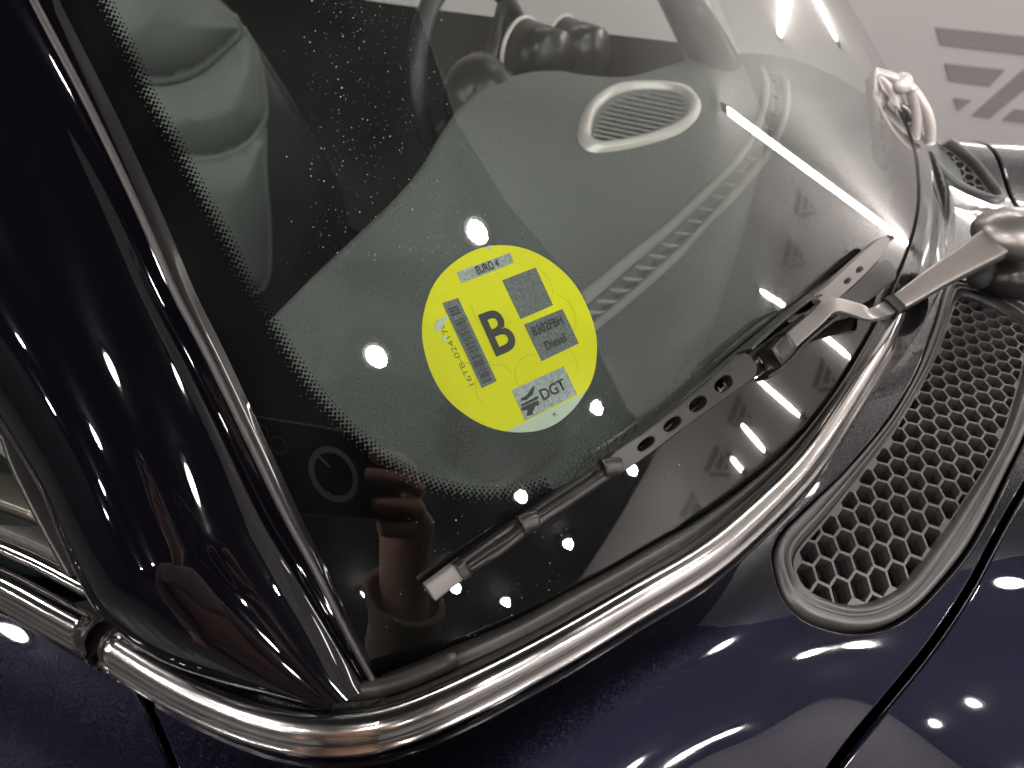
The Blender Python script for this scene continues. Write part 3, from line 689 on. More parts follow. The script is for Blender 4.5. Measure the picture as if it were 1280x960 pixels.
# ---- steering wheel, column, dials, stalk, far door
cx_ = np.array([1., 0, 0]); cu = np.array([0, math.sin(PITCH), math.cos(PITCH)]); cf = np.array([0, math.cos(PITCH), -math.sin(PITCH)])
def at(px, py, t): return CAM + ray(px, py) * t
wc = at(603, 112, .98); a = np.linspace(0, 2 * math.pi, 72, endpoint=False); u1 = unit(cu * .98 + cx_ * .12); u2 = unit(cx_ * .5 + cf * .85)
wheel_path = wc + .142 * (np.cos(a)[:, None] * u1 + np.sin(a)[:, None] * u2)
wh = tube('steering_wheel', wheel_path, .0125, black_leather, car_root, 14, closed=True)
hubn = unit(np.cross(u1, u2))
def blob(name, c, ax, rad, m, parent, n=20):
    rows = []
    for th in np.linspace(0.02, math.pi - .02, 12):
        rows.append([c + ax[2] * rad[2] * math.cos(th) + math.sin(th) * (ax[0] * rad[0] * math.cos(ph) + ax[1] * rad[1] * math.sin(ph)) for ph in np.arange(n) * 2 * math.pi / n])
    return loft(name, rows, m, parent, closed_m=True)
blob('hub', wc, (u1, u2, hubn), (.05, .05, .025), blackpl, wh)
for an in (.2, 2.4, 3.9): tube('spoke', [wc, wc + .14 * (math.cos(an) * u1 + math.sin(an) * u2)], .010, blackpl, wh, 8)
blob('column_cover', at(600, 128, .80), (cx_, cu, cf), (.045, .05, .05), blackpl, car_root)
st = tube('indicator_stalk', [at(640, 120, .86), at(590, 134, .80), at(562, 139, .78)], [.006, .006, .008], blackpl, car_root)
tube('stalk_tip', [at(592, 131, .79), at(572, 138, .785), at(560, 143, .78)], [.006, .009, .006], pale_silver, st)
for px_, py_, t0, lab in ((697, 78, .86, 'nearer round dial pod'), (745, 72, .92, 'farther round dial pod')):
    c = at(px_, py_, t0); ax = unit(-F * .8 - Z * .0 + .0 * Y); e1 = unit(np.cross(ax, Z)); e2 = np.cross(e1, ax)
    def cyl(name, c, ax, r0, r1, l, m, parent):
        rows = [[c + ax * q + (e1 * math.cos(f_) + e2 * math.sin(f_)) * rr for f_ in np.arange(32) * math.pi / 16] for q, rr in ((0, .001), (0, r0), (l, r1), (l, r1 * .9), (l * .8, .001))]
        return loft(name, rows, m, parent, closed_m=True)
    pod = cyl('dial_pod', c, ax, .036, .042, .05, blackpl, car_root); pod['label'] = lab
    tube('chrome_ring', [c + ax * .052 + (e1 * math.cos(f_) + e2 * math.sin(f_)) * .043 for f_ in np.arange(40) * math.pi / 20], .0028, pale_silver, pod, 8, closed=True)
fd = P([(100, -90), (300, -30), (470, 2), (560, 14), (640, 24), (720, 38), (790, 46), (840, 52), (880, 55), (905, 60), (915, 110), (915, 320), (500, 320), (300, 200)])
fdp = on_plane(fd[:, 0], fd[:, 1], wld(0, .40, 0), Y)
mesh('far_door_card', list(fdp), [tuple(range(len(fdp)))], mat('door_card_grey', (.022, .021, .021), .6), car_root, smooth=False)
# far pillar and far door mirror silhouette
tube('far_pillar', [on_plane(902, 96, wld(0, .38, 0), Y), on_plane(820, -60, wld(0, .36, 0), Y)], [.03, .022], blackpl, car_root, 12)
# cabin floor and roof
v = [wld(x, y, z) for x, y, z in ((-1.9, -.52, -.6), (-1.9, .42, -.6), (-.1, .42, -.6), (-.1, -.52, -.6))]; mesh('cabin_floor', v, [(0, 1, 2, 3)], dark, car_root, smooth=False)
rows = []
for x, z in ((-.50, .40), (-.62, .432), (-.9, .45), (-1.4, .44), (-1.8, .36), (-1.95, .1), (-2.0, -.5)):
    yy = np.linspace(-.43, .36, 14); rows.append(wld(x, yy, z - 1.2 * np.maximum(0, np.abs(yy + .035) - .30) ** 2 * 2))
loft('roof', rows, paint, car_root)

# ================================================================== lamps found from their reflections in the windscreen
def reflect(px, py):
    p = on_glass(px, py); n = gl_normal(p); d = unit(p - CAM); return p, d - 2 * (d @ n) * n
def room_hit(px, py, inset=.03, ceil_only=False):
    p, d = reflect(px, py); best = 1e9
    if ceil_only: return p + d * ((HC - .03 - p[2]) / d[2])
    for ax, val in ((2, HC - .06 - inset), (0, XE - inset), (1, YN - inset)):
        if abs(d[ax]) > 1e-6:
            t = (val - p[ax]) / d[ax]
            if 0 < t < best: best = t
    return p + d * best
def disc_rows(c, rs, zs, n=32): return [[c + np.array([math.cos(a) * r, math.sin(a) * r, z]) for a in np.arange(n) * 2 * math.pi / n] for r, z in zip(rs, zs)]
LP = [room_hit(*q, ceil_only=True) for q in [(595, 289), (469, 444), (744, 508), (789, 586), (650, 619), (709, 678), (568, 733)]]
ref_pts = list(LP)
grid = []
for gx in np.arange(-6, 5, 2.0):
    for gy in np.arange(-6, -.8, 1.5): grid.append((gx + .15, gy + .3))
for gx in (-4.5, -2.4): grid.append((gx, .9))
proto_lamp = None
def lamp(c, label):
    global proto_lamp
    if proto_lamp is None:
        t = empty('ceiling_downlight', c, label, 'ceiling light', 'round downlights in the hall ceiling')
        z = np.zeros(3)
        r1 = loft('lamp_rim', disc_rows(c, (.115, .115, .085, .08), (.06, -.008, -.010, .03)), silver, t, closed_m=True)
        r2 = loft('lamp_lens', disc_rows(c, (.068, .065, .052, .03, .001), (-.004, -.022, -.044, -.060, -.066)), lamp_m, t, closed_m=True)
        proto_lamp = (t, c); return t
    t0, c0 = proto_lamp; t = t0.copy(); C.objects.link(t); t.location = tuple(map(float, c)); t['label'] = label
    for ch in t0.children:
        k = ch.copy(); C.objects.link(k); k.parent = t; k.matrix_parent_inverse = ch.matrix_parent_inverse.copy()
    return t
LL = ['just above the yellow sticker', 'left of the yellow sticker', 'just right of the pale sticker segment', 'under the oval holes of the wiper', 'on the dotted edge below the sticker', 'below the middle of the wiper', 'beside the wiper tip']
for c, l_ in zip(ref_pts, LL): lamp(c, 'round ceiling downlight mirrored as the white dot ' + l_)
for gx, gy in grid:
    if min([math.hypot(gx - c[0], gy - c[1]) for c in ref_pts]) < .7: continue
    p = np.array([gx, gy, HC - .01])
    # keep lamps out of the part of the ceiling that the windscreen mirrors
    nd = ('first', 'second', 'third', 'fourth', 'fifth', 'sixth', 'seventh')
    lamp(p, 'downlight %s from the west wall and %s from the south wall' % (nd[min(6, int((gx + 6.3) / 2))], nd[min(6, int((gy + 6.2) / 1.5))]))
def led(a, b, r, label, bend=False):
    A, B = room_hit(*a), room_hit(*b); t = empty('light_tube', (A + B) / 2, label, 'tube light', 'straight light tubes in the hall')
    if bend:      # one long light line, followed through the room point by point
        pts = []
        for f_ in np.linspace(0, 1, 7):
            p, d = reflect(a[0] + (b[0] - a[0]) * f_, a[1] + (b[1] - a[1]) * f_); dist = np.linalg.norm(A - p) * (1 - f_) + np.linalg.norm(B - p) * f_; pts.append(p + d * dist)
        path = catmull(np.array(pts), 40)
    else: path = np.array([A + (B - A) * f_ for f_ in np.linspace(0, 1, 5)])
    rr = np.full(len(path), r); rr[0] = rr[-1] = r * .5
    d = unit(B - A); tube('glowing_tube', path, rr, tube_m, t, 12)
    for e in (path[0], path[-1]): tube('end_cap', [e - d * .03, e + d * .03], r * 1.1, silver, t, 8)
led((905, 135), (1137, 306), .042, 'longest slanting light tube crossing the windscreen reflection', True)
led((948, 362), (985, 385), .035, 'short light tube mirrored above the wiper')
led((1018, 410), (1066, 450), .035, 'light tube mirrored just below the wiper elbow')
led((942, 470), (1003, 523), .035, 'light tube mirrored in the dark glass beside the wiper')
led((925, 528), (959, 568), .035, 'shorter light tube mirrored near the lower glass edge')
led((912, 570), (931, 592), .035, 'shortest light tube mirrored near the lower glass edge')
led((974, 45), (984, -70), .035, 'upright light tube mirrored at the top of the windscreen')
led((1046, 52), (1006, -30), .035, 'leaning light tube mirrored beside the far pillar')
# added unseen tube overhead, there only to give streaks along trim and pillar
for x0, x1, y_ in ((-1, 1.5, 2.2),):
    t = empty('light_tube', (x0, y_, HC - .2), 'added light tube under the ceiling, for streaks on trim and pillar', 'tube light', 'straight light tubes in the hall')
    tube('glowing_tube', P([(x0, y_, HC - .2), (x1, y_, HC - .2)]), .035, tube_m, t, 12)
    for e in (x0, x1): tube('hanger', P([(e, y_, HC - .17), (e, y_, HC + .0)]), .004, silver, t, 6)

# ================================================================== sticker
Sn = gl_normal(S); eu0 = on_glass(700, 397) - S; eu = unit(eu0 - (eu0 @ Sn) * Sn); ev = np.cross(Sn, eu)
def s_loc(px, py):
    p = on_glass(px, py, -.001) - S; return np.stack([p @ eu, p @ ev], -1)
def s_pos(uv, h):           # sticker plane coordinates onto the inside of the glass
    uv = np.asarray(uv, float); q = S + uv[..., :1] * eu + uv[..., 1:2] * ev
    c = car(q)
    for _ in range(6):
        g, n = gl_normal_car(c); c = c - (Gglass(c) / n ** 2)[..., None] * g
    g, n = gl_normal_car(c); c = c + h * g / n[..., None]
    return wld(c[..., 0], c[..., 1], c[..., 2])
sticker = empty('sticker', S - .001 * Sn, 'round yellow emissions sticker marked B on the inside of the windscreen', 'sticker')
cc = s_loc(640.5, 422.5); rad = np.mean([np.linalg.norm(s_loc(a, b) - cc) for a, b in ((531, 414), (749.5, 439), (624, 306), (660, 539), (560, 495), (719, 350), (573, 326), (730, 495))])
print('sticker radius', rad, [round(float(np.linalg.norm(s_loc(a, b) - cc)), 4) for a, b in ((531, 414), (749.5, 439), (624, 306), (660, 539), (560, 495), (719, 350), (573, 326), (730, 495))])
BD = catmull(P([(531, 414), (538, 374), (549, 350), (573, 327), (597, 312), (624, 305.5), (655, 308), (688, 323), (719, 350), (738, 385), (749, 420), (748.5, 450), (743, 475), (730, 495), (712, 517), (688, 534), (660, 539), (625, 535), (594, 522), (560, 495), (541, 460)]), 96, True)
bd = s_loc(BD[:, 0], BD[:, 1])
fit = np.array([cc + .5 * ((q - cc) + unit(q - cc) * rad) for q in bd])
wl = s_loc(P([637, 741]), P([537, 486])); wd = unit(wl[1] - wl[0]); wn = np.array([-wd[1], wd[0]])
side = (fit - wl[0]) @ wn
if side.mean() < 0: side = -side; wn = -wn
def clip(poly, p0, n):
    out = []
    for i in range(len(poly)):
        a, b = poly[i], poly[(i + 1) % len(poly)]; da, db = (a - p0) @ n, (b - p0) @ n
        if da >= 0: out.append(a)
        if da * db < 0: out.append(a + (b - a) * da / (da - db))
    return np.array(out)
def s_sheet(name, poly, h, m, holes=[], spacing=.006, th=.0001):
    def f(q): return s_pos(q, h), gl_normal(s_pos(q, h))
    return patch(name, poly, holes, spacing, f, m, sticker, thick=th, lip=.00005)
s_sheet('yellow_disc', clip(fit, wl[0], wn), -.0011, yellow)
s_sheet('white_segment', clip(fit, wl[0], -wn), -.0011, white_v)
Q = lambda pts: [(500 + a / 3.557, 290 + b / 3.557) for a, b in pts]
def quad(name, pts, h, m):
    q = np.array([s_loc(*a) for a in Q(pts)]); q = np.vstack([np.linspace(q[i], q[(i + 1) % 4], 6, endpoint=False) for i in range(4)])
    return s_sheet(name, q, h, m, spacing=.004)
quad('foil_label', [(253, 180), (490, 92), (505, 137), (275, 227)], -.0008, foil)['label'] = 'narrow silver foil label reading EURO 4'
quad('foil_label', [(455, 215), (603, 158), (680, 325), (537, 387)], -.0008, foil_dark)['label'] = 'square grey foil patch'
quad('foil_label', [(552, 412), (722, 342), (795, 495), (630, 574)], -.0008, foil_dark)['label'] = 'grey foil label with registration and fuel'
bq = [(187, 316), (258, 293), (430, 663), (363, 695)]
quad('foil_label', bq, -.0008, foil_dark)['label'] = 'long grey foil strip with a barcode'
quad('foil_label', [(497, 703), (728, 598), (787, 722), (557, 838)], -.0008, foil)['label'] = 'silver foil label with DGT and road emblem'
def s_text(name, txt, base, end, height, h, m, bold=0., squeeze=None, col=None):
    """flat lettering; base/end = start and end of the baseline in zoomed photo pixels; height in the same pixels"""
    a, b = s_loc(*Q([base])[0]), s_loc(*Q([end])[0]); L = np.linalg.norm(b - a); d = (b - a) / L; nrm = np.array([-d[1], d[0]])
    cu_ = bpy.data.curves.new('t', 'FONT'); cu_.body = txt; cu_.offset = bold; cu_.resolution_u = 4; cu_.fill_mode = 'FRONT'
    to = bpy.data.objects.new('t', cu_); C.objects.link(to); dg = bpy.context.evaluated_depsgraph_get(); dg.update()
    me = bpy.data.meshes.new_from_object(to.evaluated_get(dg)); bpy.data.objects.remove(to)
    v = np.array([tuple(q.co)[:2] for q in me.vertices]); lo, hi = v.min(0), v.max(0)
    sx = L / (hi[0] - lo[0]); sy = height / 3.557 * .000352 / (hi[1] - lo[1]) if height else sx
    uv = a + ((v[:, :1] - lo[0]) * sx) * d + ((v[:, 1:] - lo[1]) * sy) * nrm
    p = s_pos(uv, h); o = bpy.data.objects.new(name, me)
    for i, q in enumerate(p): me.vertices[i].co = tuple(map(float, q))
    me.materials.clear(); me.materials.append(m); me.name = name; C.objects.link(o); setp(o, sticker)
    pn = me.polygons
    if len(pn) and np.array(pn[0].normal) @ Sn < 0: me.flip_normals()
    o['label'] = col or ('printed text ' + txt); return o
s_text('lettering', 'EURO 4', (346, 192), (444, 154), 38, -.00055, ink, .022)
s_text('lettering', 'B', (428, 556), (530, 512), 196, -.0009, ink, .02, col='big black letter B')
s_text('lettering', '8302FBH', (596, 466), (728, 408), 44, -.00055, ink, .02)
s_text('lettering', 'Diesel', (653, 529), (742, 486), 42, -.00055, ink, .02)
s_text('lettering', 'DGT', (637, 752), (742, 696), 52, -.00055, ink, .022)
s_text('lettering', '16TB-0241701', (330, 676), (183, 384), 25, -.0009, olive_ink, .0)
s_text('lettering', 'R', (684, 822), (700, 814), 16, -.0009, ink, 0, col='tiny mark on the pale segment')
# barcode
qa = np.array([s_loc(*a) for a in Q(bq)]); ts = .08; random.seed(11)
bi = 0
while ts < .95 and bi < 60:
    wbar = random.choice([.006, .009, .014, .018]); a0 = qa[0] * (1 - ts) + qa[3] * ts; a1 = qa[1] * (1 - ts) + qa[2] * ts
    ts2 = ts + wbar; b0 = qa[0] * (1 - ts2) + qa[3] * ts2; b1 = qa[1] * (1 - ts2) + qa[2] * ts2
    pts = [a0 * .85 + a1 * .15, a0 * .22 + a1 * .78, b0 * .22 + b1 * .78, b0 * .85 + b1 * .15]
    if not (.17 < ts < .2):
        p = s_pos(np.array(pts), -.00055); mesh('barcode_bar', p, [(0, 1, 2, 3)], ink, sticker, smooth=False); bi += 1
    ts = ts2 + random.choice([.006, .009, .012])
# road emblem beside DGT
for pl in ([(535, 740), (560, 728), (588, 688), (596, 690), (590, 722), (560, 748), (536, 752)], [(536, 768), (612, 728), (614, 742), (540, 778)], [(537, 782), (612, 748), (618, 768), (600, 776), (588, 800), (590, 812), (562, 820), (564, 792), (540, 796)]):
    q = np.array([s_loc(*a) for a in Q(pl)]); p = s_pos(q, -.00055); mesh('emblem_stroke', p, [tuple(range(len(p)))], ink, sticker, smooth=False)
# kiss-cut circles
for ox, oy, r, a0, a1 in ((415, 330, 100, 150, 300), (330, 420, 165, 230, 275), (690, 380, 108, -110, 60), (600, 640, 95, 60, 290), (430, 690, 98, 20, 200), (600, 250, 90, 270, 400), (700, 600, 105, -30, 70)):
    an = np.radians(np.linspace(a0, a1, 34)); ctr = Q([(ox, oy)])[0]; c0 = s_loc(*ctr); R = r / 3.557 * .000352
    rows = [s_pos(c0 + (R + w_) * np.stack([np.cos(an), np.sin(an)], -1), -.00095) for w_ in (-.00012, .00012)]
    rr = np.array(rows); loft('cut_line', rr, yellow_cut, sticker, smooth=False)
# scuffs
for q in ([(155, 440), (160, 400), (200, 375), (212, 378), (190, 420), (165, 446)], [(186, 480), (200, 462), (208, 468), (196, 492)], [(388, 66), (404, 60), (404, 80), (392, 82)]):
    q = catmull(P([s_loc(*a) for a in Q(q)]), 16, True); p = s_pos(q, -.0008); mesh('scuff', p, [tuple(range(16))], white_v, sticker, smooth=False)

# ================================================================== wipers
def glass_path(pts, h, n):
    q = catmull(np.asarray(pts, float)[:, :2], n); hh = np.interp(np.linspace(0, 1, n), np.linspace(0, 1, len(np.atleast_1d(h))), np.atleast_1d(h))
    return np.array([on_glass(a, b, c) for (a, b), c in zip(q, hh)])
wip = sweep('wiper_blade', glass_path([(562, 714), (612, 678), (665, 641), (765, 574), (850, 504), (930, 438), (1000, 382), (1060, 338), (1114, 297)], [.006], 60), gl_normal(on_glass(850, 504)), rrect(.0028, .004, .0008), blackpl, car_root)
def gs(name, pts, h, n, sec, m, parent=None, **kw):
    p = glass_path(pts, h, n); return sweep(name, p, gl_normal(p), sec, m, parent or wip, **kw)
gs('rubber_lip', [(560, 712), (665, 638), (765, 571), (850, 501), (930, 434), (1000, 378), (1060, 334), (1108, 296)], [.0022], 50, rrect(.0016, .0042, .0004), rubber)
# end block
tipp = [(536, 740), (545, 733), (572, 713), (580, 707)]
gs('tip_block', tipp, [.0065], 8, rrect(.0072, .0075, .0012), mat('tip_plastic', (.16, .14, .13), .5), smooth=True)
gs('tip_clip', [(572, 716), (577, 712), (583, 708)], [.0075], 5, rrect(.0085, .008, .002), blackpl)
# claw rails
for pts, h, ww in (([(580, 716), (600, 704), (625, 688), (650, 668), (662, 655)], [.007, .0095, .010, .0105], .0036), ([(660, 660), (690, 640), (720, 620), (750, 600), (764, 589)], [.0098, .0108, .011, .0115], .0042),
                   ([(578, 711), (610, 689), (640, 669), (656, 655)], [.0075, .009, .0095], .0022), ([(664, 649), (700, 627), (735, 604), (758, 586)], [.0095, .0105, .011], .0022)):
    gs('claw_rail', pts, h, 18, rrect(ww, .0045, .0015), blackpl)
for pts in ([(650, 658), (662, 652), (672, 650)], [(752, 587), (764, 584), (774, 584)]):
    gs('claw_bridge', pts, [.0115], 8, rrect(.0085, .006, .0028, 4), blackpl)
# main bar with four oval openings
def gmap(h):
    def f(q): p = on_glass(q[:, 0], q[:, 1], h); return p, gl_normal(p)
    return f
bar = [(765, 571), (808, 541), (841, 516), (872, 492), (905, 464), (929, 443), (941, 450), (944, 468), (905, 498), (872, 521), (841, 544), (808, 569), (772, 592), (765, 590)]
def oval(cx, cy, a, b, ang, n=20):
    t = np.arange(n) * 2 * math.pi / n; c_, s_ = math.cos(math.radians(ang)), math.sin(math.radians(ang)); x = a * np.sign(np.cos(t)) * np.abs(np.cos(t)) ** .8; y = b * np.sin(t)
    return np.stack([cx + x * c_ - y * s_, cy + x * s_ + y * c_], -1)
mb = patch('main_bar', catmull(P(bar), 60, True), [oval(808, 555, 14, 7, -38), oval(841, 530, 14, 8, -38), oval(873, 505, 14, 9, -39), oval(905, 480, 14, 10, -40)], 9, gmap(.0125), blackpl, wip, thick=.005, lip=.0008)
gs('spring_strip', [(790, 578), (850, 532), (905, 486), (960, 440), (990, 418)], [.0075], 20, rrect(.0022, .0015, .0004), silver)
for k, (a, b) in enumerate(((900, 488), (907, 482), (914, 476), (868, 519), (876, 512), (950, 450), (958, 444), (966, 438), (974, 432), (982, 426))):
    gs('spring_coil', [(a - 3, b - 4), (a, b), (a + 3, b + 4)], [.0085], 4, circ(.0006, 6), silver)
# open clip housing: two cheeks, floor, upper shell
gs('clip_cheek', [(930, 440), (965, 408), (1000, 380), (1018, 372)], [.014], 14, rrect(.0014, .010, .0005), blackpl)
gs('clip_cheek', [(952, 474), (975, 457), (1003, 428), (1040, 398)], [.012], 14, rrect(.0016, .009, .0005), blackpl)
gs('clip_floor', [(938, 458), (975, 431), (1010, 405)], [.0055], 10, rrect(.012, .001, .0003), dark)
upper = [(1024, 370), (1040, 355), (1056, 339), (1083, 314), (1104, 297), (1112, 301), (1096, 325), (1080, 343), (1060, 361), (1046, 373), (1032, 377)]
patch('upper_shell', catmull(P(upper), 50, True), [oval(1060, 351, 6, 4.5, -40, 14), oval(1075, 337, 6, 4.5, -40, 14)], 7, gmap(.012), mat('shell_plastic', (.12, .105, .10), .4), wip, thick=.004, lip=.0008)
patch('dark_plate', catmull(P([(1048, 377), (1075, 352), (1096, 331), (1108, 325), (1116, 332), (1120, 346), (1104, 360), (1084, 376), (1060, 385)]), 40, True), [], 8, gmap(.006), blackpl, wip, thick=.002, lip=.0006)  # flat black wedge close to the glass, under the arm
gs('clip_cap', [(962, 450), (972, 440), (982, 429)], [.0135], 5, rrect(.0112, .009, .002), blackpl)
# arm
armpts = [(972, 441, 'g', .013), (995, 420, 'g', .014), (1020, 398, 'g', .016), (1033, 385, 'g', .018), (1048, 382, 'g', .0195), (1070, 388, 'g', .021), (1088, 393, 'g', .022), (1102, 390, 'z', .026), (1130, 374, 'z', .028), (1165, 351, 'z', .032), (1205, 327, 'z', .036), (1250, 300, 'z', .040)]
ap = np.array([on_glass(a, b, h) if k == 'g' else on_z(a, b, h) for a, b, k, h in armpts]); print('arm depth', [round(float(np.linalg.norm(q - CAM)), 3) for q in ap])
ap = catmull(ap, 70); aw = np.interp(np.linspace(0, 1, 70), [0, .45, .52, .62, .8, 1], [.0088, .0088, .0095, .0125, .017, .024])
ah = np.interp(np.linspace(0, 1, 70), [0, .45, .55, 1], [.0028, .0028, .0055, .012])
gn = gl_normal(on_glass(1040, 380)); view = unit(CAM - ap); upv = unit(view * .55 + Z * .55 + gn * .2)
sec = rrect(1, 1, .12, 3); secs = np.stack([sec * [aw[i], 1] * [1, ah[i]] for i in range(70)])
arm = sweep('wiper_arm', ap, upv, secs, silver, wip)
k = 38; sweep('arm_joint', ap[36:39], upv[36:39], rrect(.0125, .0085, .002), dark, arm)
pc = on_z(1268, 292, .045); up2 = unit(Z * .9 + view[-1] * .4)
blob('arm_head', pc, (unit(np.cross(up2, F)), unit(np.cross(up2, np.cross(up2, F))), up2), (.020, .026, .014), silver, arm)
blob('pivot_base', on_z(1262, 335, .010), (F, Y, Z), (.028, .034, .020), blackpl, arm)
blob('pivot_nut', on_z(1226, 343, .012), (F, Y, Z), (.008, .014, .010), dark, arm)
# far wiper seen end-on
fp0 = wld(0, .20, 0); fpn = unit(Y * .8 - F * .3)
def fpt(pts, n=30, off=0.): q = catmull(P(pts), n); return on_plane(q[:, 0], q[:, 1], fp0 + Y * off, fpn)
wf = tube('wiper_arm', fpt([(1162, 180), (1163, 160), (1158, 140), (1149, 124), (1140, 112), (1128, 104), (1112, 96), (1092, 91)]), .0045, pale_silver, car_root, 10)
wf['label'] = 'far wiper seen nearly end on'
blob('arm_hinge', fpt([(1128, 104), (1129, 106)], 2)[0], (cx_, cu, cf), (.009, .0095, .006), pale_silver, wf)
for pts, r in (([(1089, 92), (1100, 97), (1112, 112), (1119, 135), (1122, 165), (1121, 195)], .005), ([(1092, 100), (1098, 118), (1103, 150), (1104, 190)], .0035), ([(1088, 98), (1091, 125), (1096, 160), (1098, 195), (1104, 208)], .0045),
               ([(1140, 112), (1144, 130), (1146, 155), (1143, 172)], .005), ([(1103, 105), (1110, 140), (1113, 180), (1108, 205)], .004), ([(1125, 132), (1134, 138), (1140, 150)], .0035), ([(1136, 168), (1144, 170), (1140, 178), (1132, 178)], .0045)):
    tube('blade_strip', fpt(pts), r, pale_silver if r > .0036 else silver, wf, 10)
for a, b in ((1119, 142), (1122, 165), (1104, 150), (1098, 178), (1121, 184)): tube('strip_clip', fpt([(a - 1, b - 2), (a, b + 2)], 4), .0062, pale_silver, wf, 8)
tube('blade_foot', fpt([(1103, 206), (1112, 208), (1124, 200)]), .005, blackpl, wf, 8)

# ================================================================== phone and photographer
def cw(x, y, z): return CAM + x * cx_ + y * cu - z * cf            # phone space: right, up, back from the lens
def slab(name, x0, x1, y0, y1, z0, z1, r, m, parent):
    sec = rrect(x1 - x0, y1 - y0, r, 6) + [(x0 + x1) / 2, (y0 + y1) / 2]; n = len(sec); e = .0009; cen = np.array([(x0 + x1) / 2, (y0 + y1) / 2]); rows = []
    for z, s in ((z0, e), (z0 + e, 0), (z1 - e, 0), (z1, e)):
        q = sec - unit(sec - cen) * s; rows.append([cw(a, b, z) for a, b in q])
    rows = np.array(rows); v = rows.reshape(-1, 3); f = grid_faces(4, n, False, True) + [tuple(range(n))[::-1], tuple(3 * n + j for j in range(n))]
    return mesh(name, v, f, m, parent, smooth=False)
phone = empty('phone', cw(.048, -.015, .006), 'dark phone with a pale ring on its back held over the windscreen', 'phone')
slab('phone_case', -.030, .126, -.058, .022, .0035, .0135, .010, phone_m, phone)
tube('case_edge', [cw(*q) for q in [(a + .048, b - .018, .006) for a, b in rrect(.1575, .0815, .011, 6)]], .0012, mat('phone_edge_metal', (.5, .42, .34), .3, 1), phone, 8, closed=True)
bump = slab('camera_bump', -.026, .013, -.020, .019, .0012, .0036, .008, mat('bump_black', (.01, .01, .01), .2), phone)
for x, y in ((-.0155, .009), (-.0155, -.010), (.004, -.0005)):
    if abs(x - .004) < 1e-6: x = 0.0
    tube('lens_ring', [cw(x + .0075 * math.cos(a), y + .0075 * math.sin(a), .0011) for a in np.arange(28) * math.pi / 14], .0009, silver, bump, 8, closed=True)
ringm = mat('pale_ring_print', (.8, .8, .76), .5)
rows = [[cw(.053 + r * math.cos(a), -.020 + r * math.sin(a), .0033) for a in np.arange(48) * math.pi / 24] for r in (.0200, .0258)]
loft('case_ring', rows, ringm, phone, closed_m=True, smooth=False)
mesh('ring_mark', [cw(.036, -.004, .0033), cw(.038, -.002, .0033), cw(.050, -.013, .0033), cw(.049, -.015, .0033)], [(0, 1, 2, 3)], ringm, phone, smooth=False)

def skinned(name, chains, m, parent, sub=2, root=0):
    """chains: list of [(pos, radius), ...]; the first point of a chain may be ('j', index) to join an earlier vertex"""
    vs, es, rs = [], [], []
    for ch in chains:
        prev = None
        for it in ch:
            if isinstance(it, int): prev = it; continue
            p, r = it; vs.append(tuple(map(float, p))); rs.append(r); i = len(vs) - 1
            if prev is not None: es.append((prev, i))
            prev = i
    me = bpy.data.meshes.new(name); me.from_pydata(vs, es, []); o = bpy.data.objects.new(name, me); C.objects.link(o)
    sk = o.modifiers.new('Skin', 'SKIN'); sk.use_smooth_shade = True
    for i, r in enumerate(rs):
        d = me.skin_vertices[0].data[i]; r = r if isinstance(r, tuple) else (r, r); d.radius = r; d.use_root = (i == root)
    sb = o.modifiers.new('Sub', 'SUBSURF'); sb.levels = sub; sb.render_levels = sub
    dg = bpy.context.evaluated_depsgraph_get(); dg.update(); me2 = bpy.data.meshes.new_from_object(o.evaluated_get(dg)); o.modifiers.clear(); o.data = me2; me2.name = name
    me2.polygons.foreach_set('use_smooth', [True] * len(me2.polygons)); me2.materials.clear(); me2.materials.append(m)
    if parent: setp(o, parent)
    return o
G0 = np.array([-.12, -.62, 0.])
person = empty('person', G0, 'person in a beige coat leaning over the car and holding up a phone', 'person')
W_ = lambda x, y, z: np.array([G0[0] + x, G0[1] + y, z])
pel = W_(0, -.10, .98); chest = W_(0, .06, 1.30); neck = W_(0, .10, 1.46); head = W_(.02, .17, 1.60)
wrist = cw(.135, -.115, .040); elbow = W_(.34, .02, 1.02); rsh = W_(.19, .05, 1.38)
palm = cw(.142, -.055, .026)
fing = []
kn = [cw(.146, -.012, .014), cw(.148, -.028, .013), cw(.147, -.044, .015), cw(.143, -.058, .020)]
f1 = [(cw(.145, -.006, .002), cw(.125, .000, -.006), cw(.098, .002, -.006)), (cw(.146, -.024, -.004), cw(.122, -.020, -.010), cw(.090, -.018, -.006)), (cw(.144, -.044, -.003), cw(.120, -.045, -.009), cw(.092, -.046, -.005)), (cw(.138, -.062, .004), cw(.118, -.066, .002), cw(.098, -.068, .004))]
body = [[(pel, .15), (W_(0, -.02, 1.12), (.15, .115)), (chest, (.17, .12)), (W_(0, .085, 1.39), (.12, .085)), (neck, .055), (W_(.01, .14, 1.52), .06), (head, (.078, .092)), (W_(.02, .19, 1.68), .06)],
        [3, (W_(.11, .06, 1.40), .07), (rsh, .062), ((rsh + elbow) / 2, .05), (elbow, .042), ((elbow * .5 + wrist * .5), .036), (wrist, (.032, .026)), (palm, (.040, .022)), (cw(.148, -.034, .018), (.038, .018))],
        [3, (W_(-.11, .06, 1.40), .07), (W_(-.19, .04, 1.37), .062), (W_(-.24, -.02, 1.20), .05), (W_(-.25, .0, 1.06), .042), (W_(-.22, .10, .98), .034), (W_(-.20, .18, .94), .024), (W_(-.19, .24, .92), .028)],
        [0, (W_(.10, -.10, .90), .10), (W_(.11, -.08, .50), .065), (W_(.11, -.10, .10), .042), (W_(.11, .02, .05), .04)], [0, (W_(-.10, -.10, .90), .10), (W_(-.11, -.02, .50), .065), (W_(-.11, -.08, .10), .042), (W_(-.11, .04, .05), .04)]]
bd_ = skinned('body', body, skin, person)
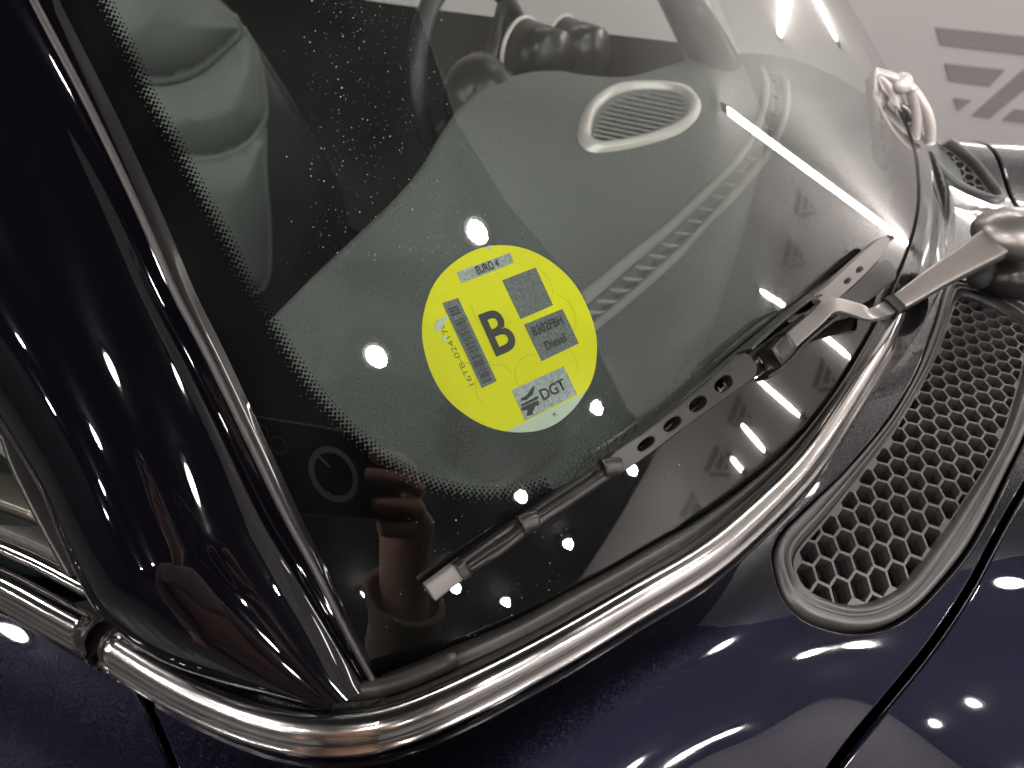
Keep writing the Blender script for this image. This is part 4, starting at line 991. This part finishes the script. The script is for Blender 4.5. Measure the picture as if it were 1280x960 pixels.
for (a, b, c), k0 in zip(f1, kn):
    skinned('finger', [[(palm * .35 + k0 * .65, .0118), (k0, .0118), (a, .0112), (b, .0104), (c, .0092), (c * 1.25 - b * .25, .0068)]], skin, bd_)
skinned('thumb', [[(palm, .013), (cw(.128, -.066, .030), .012), (cw(.108, -.052, .026), .0105), (cw(.090, -.040, .022), .009)]], skin, bd_)
wd_ = unit(wrist - elbow)
slv = [elbow - wd_ * .02, elbow * .6 + wrist * .4, elbow * .35 + wrist * .65, wrist - wd_ * .03]
cuff = catmull(np.array(slv), 26); rr_ = np.interp(np.linspace(0, 1, 26), [0, .6, .9, 1], [.072, .056, .044, .043]) + .0025 * np.sin(np.arange(26) * 1.3)
coatt = skinned('coat', [[(W_(0, -.12, .88), .20), (W_(0, -.06, 1.08), (.19, .15)), (chest, (.21, .15)), (W_(0, .08, 1.40), (.13, .09))], [3, (W_(.12, .06, 1.41), .085), (rsh, .078), ((rsh + elbow) / 2, .072), (elbow, .066)],
                 [3, (W_(-.12, .06, 1.41), .085), (W_(-.19, .04, 1.37), .078), (W_(-.24, -.02, 1.20), .068), (W_(-.25, .0, 1.06), .06), (W_(-.22, .10, .98), .05)], [0, (W_(0, -.13, .62), (.22, .18))]], coat_m, person)
tube('sleeve', cuff, rr_, coat_m, coatt, 24, caps=False)
tube('cuff_hem', [cuff[-1] + .043 * (math.cos(a) * unit(np.cross(wd_, Z)) + math.sin(a) * np.cross(unit(np.cross(wd_, Z)), wd_)) for a in np.arange(30) * math.pi / 15], .004, coat_m, coatt, 8, closed=True)
skinned('trousers', [[(W_(0, -.11, .95), .15), (W_(.10, -.10, .86), .115), (W_(.11, -.08, .50), .085), (W_(.11, -.10, .12), .065)], [0, (W_(-.10, -.10, .86), .115), (W_(-.11, -.02, .50), .085), (W_(-.11, -.08, .12), .065)]], jean_m, person)
for sx_ in (-1, 1): skinned('shoe', [[(W_(.11 * sx_, -.14, .05), .045), (W_(.11 * sx_, -.02, .04), (.045, .038)), (W_(.11 * sx_, .10, .035), (.04, .03))]], dark, person)
blob('hair', head + [0, -.025, .035], (P([1, 0, 0]), P([0, 1, 0]), Z), (.092, .105, .105), hair_m, person)
blob('nose', head + [0, .105, -.01], (P([1, 0, 0]), P([0, 1, 0]), Z), (.012, .018, .022), skin, bd_)
for sx_ in (-1, 1):
    blob('ear', head + [.085 * sx_, 0, 0], (P([1, 0, 0]), P([0, 1, 0]), Z), (.01, .02, .03), skin, bd_); blob('eye', head + [.032 * sx_, .088, .018], (P([1, 0, 0]), P([0, 1, 0]), Z), (.012, .008, .009), white_v, bd_)
blob('mouth', head + [0, .092, -.048], (P([1, 0, 0]), P([0, 1, 0]), Z), (.024, .008, .006), mat('lips', (.4, .12, .1), .5), bd_)
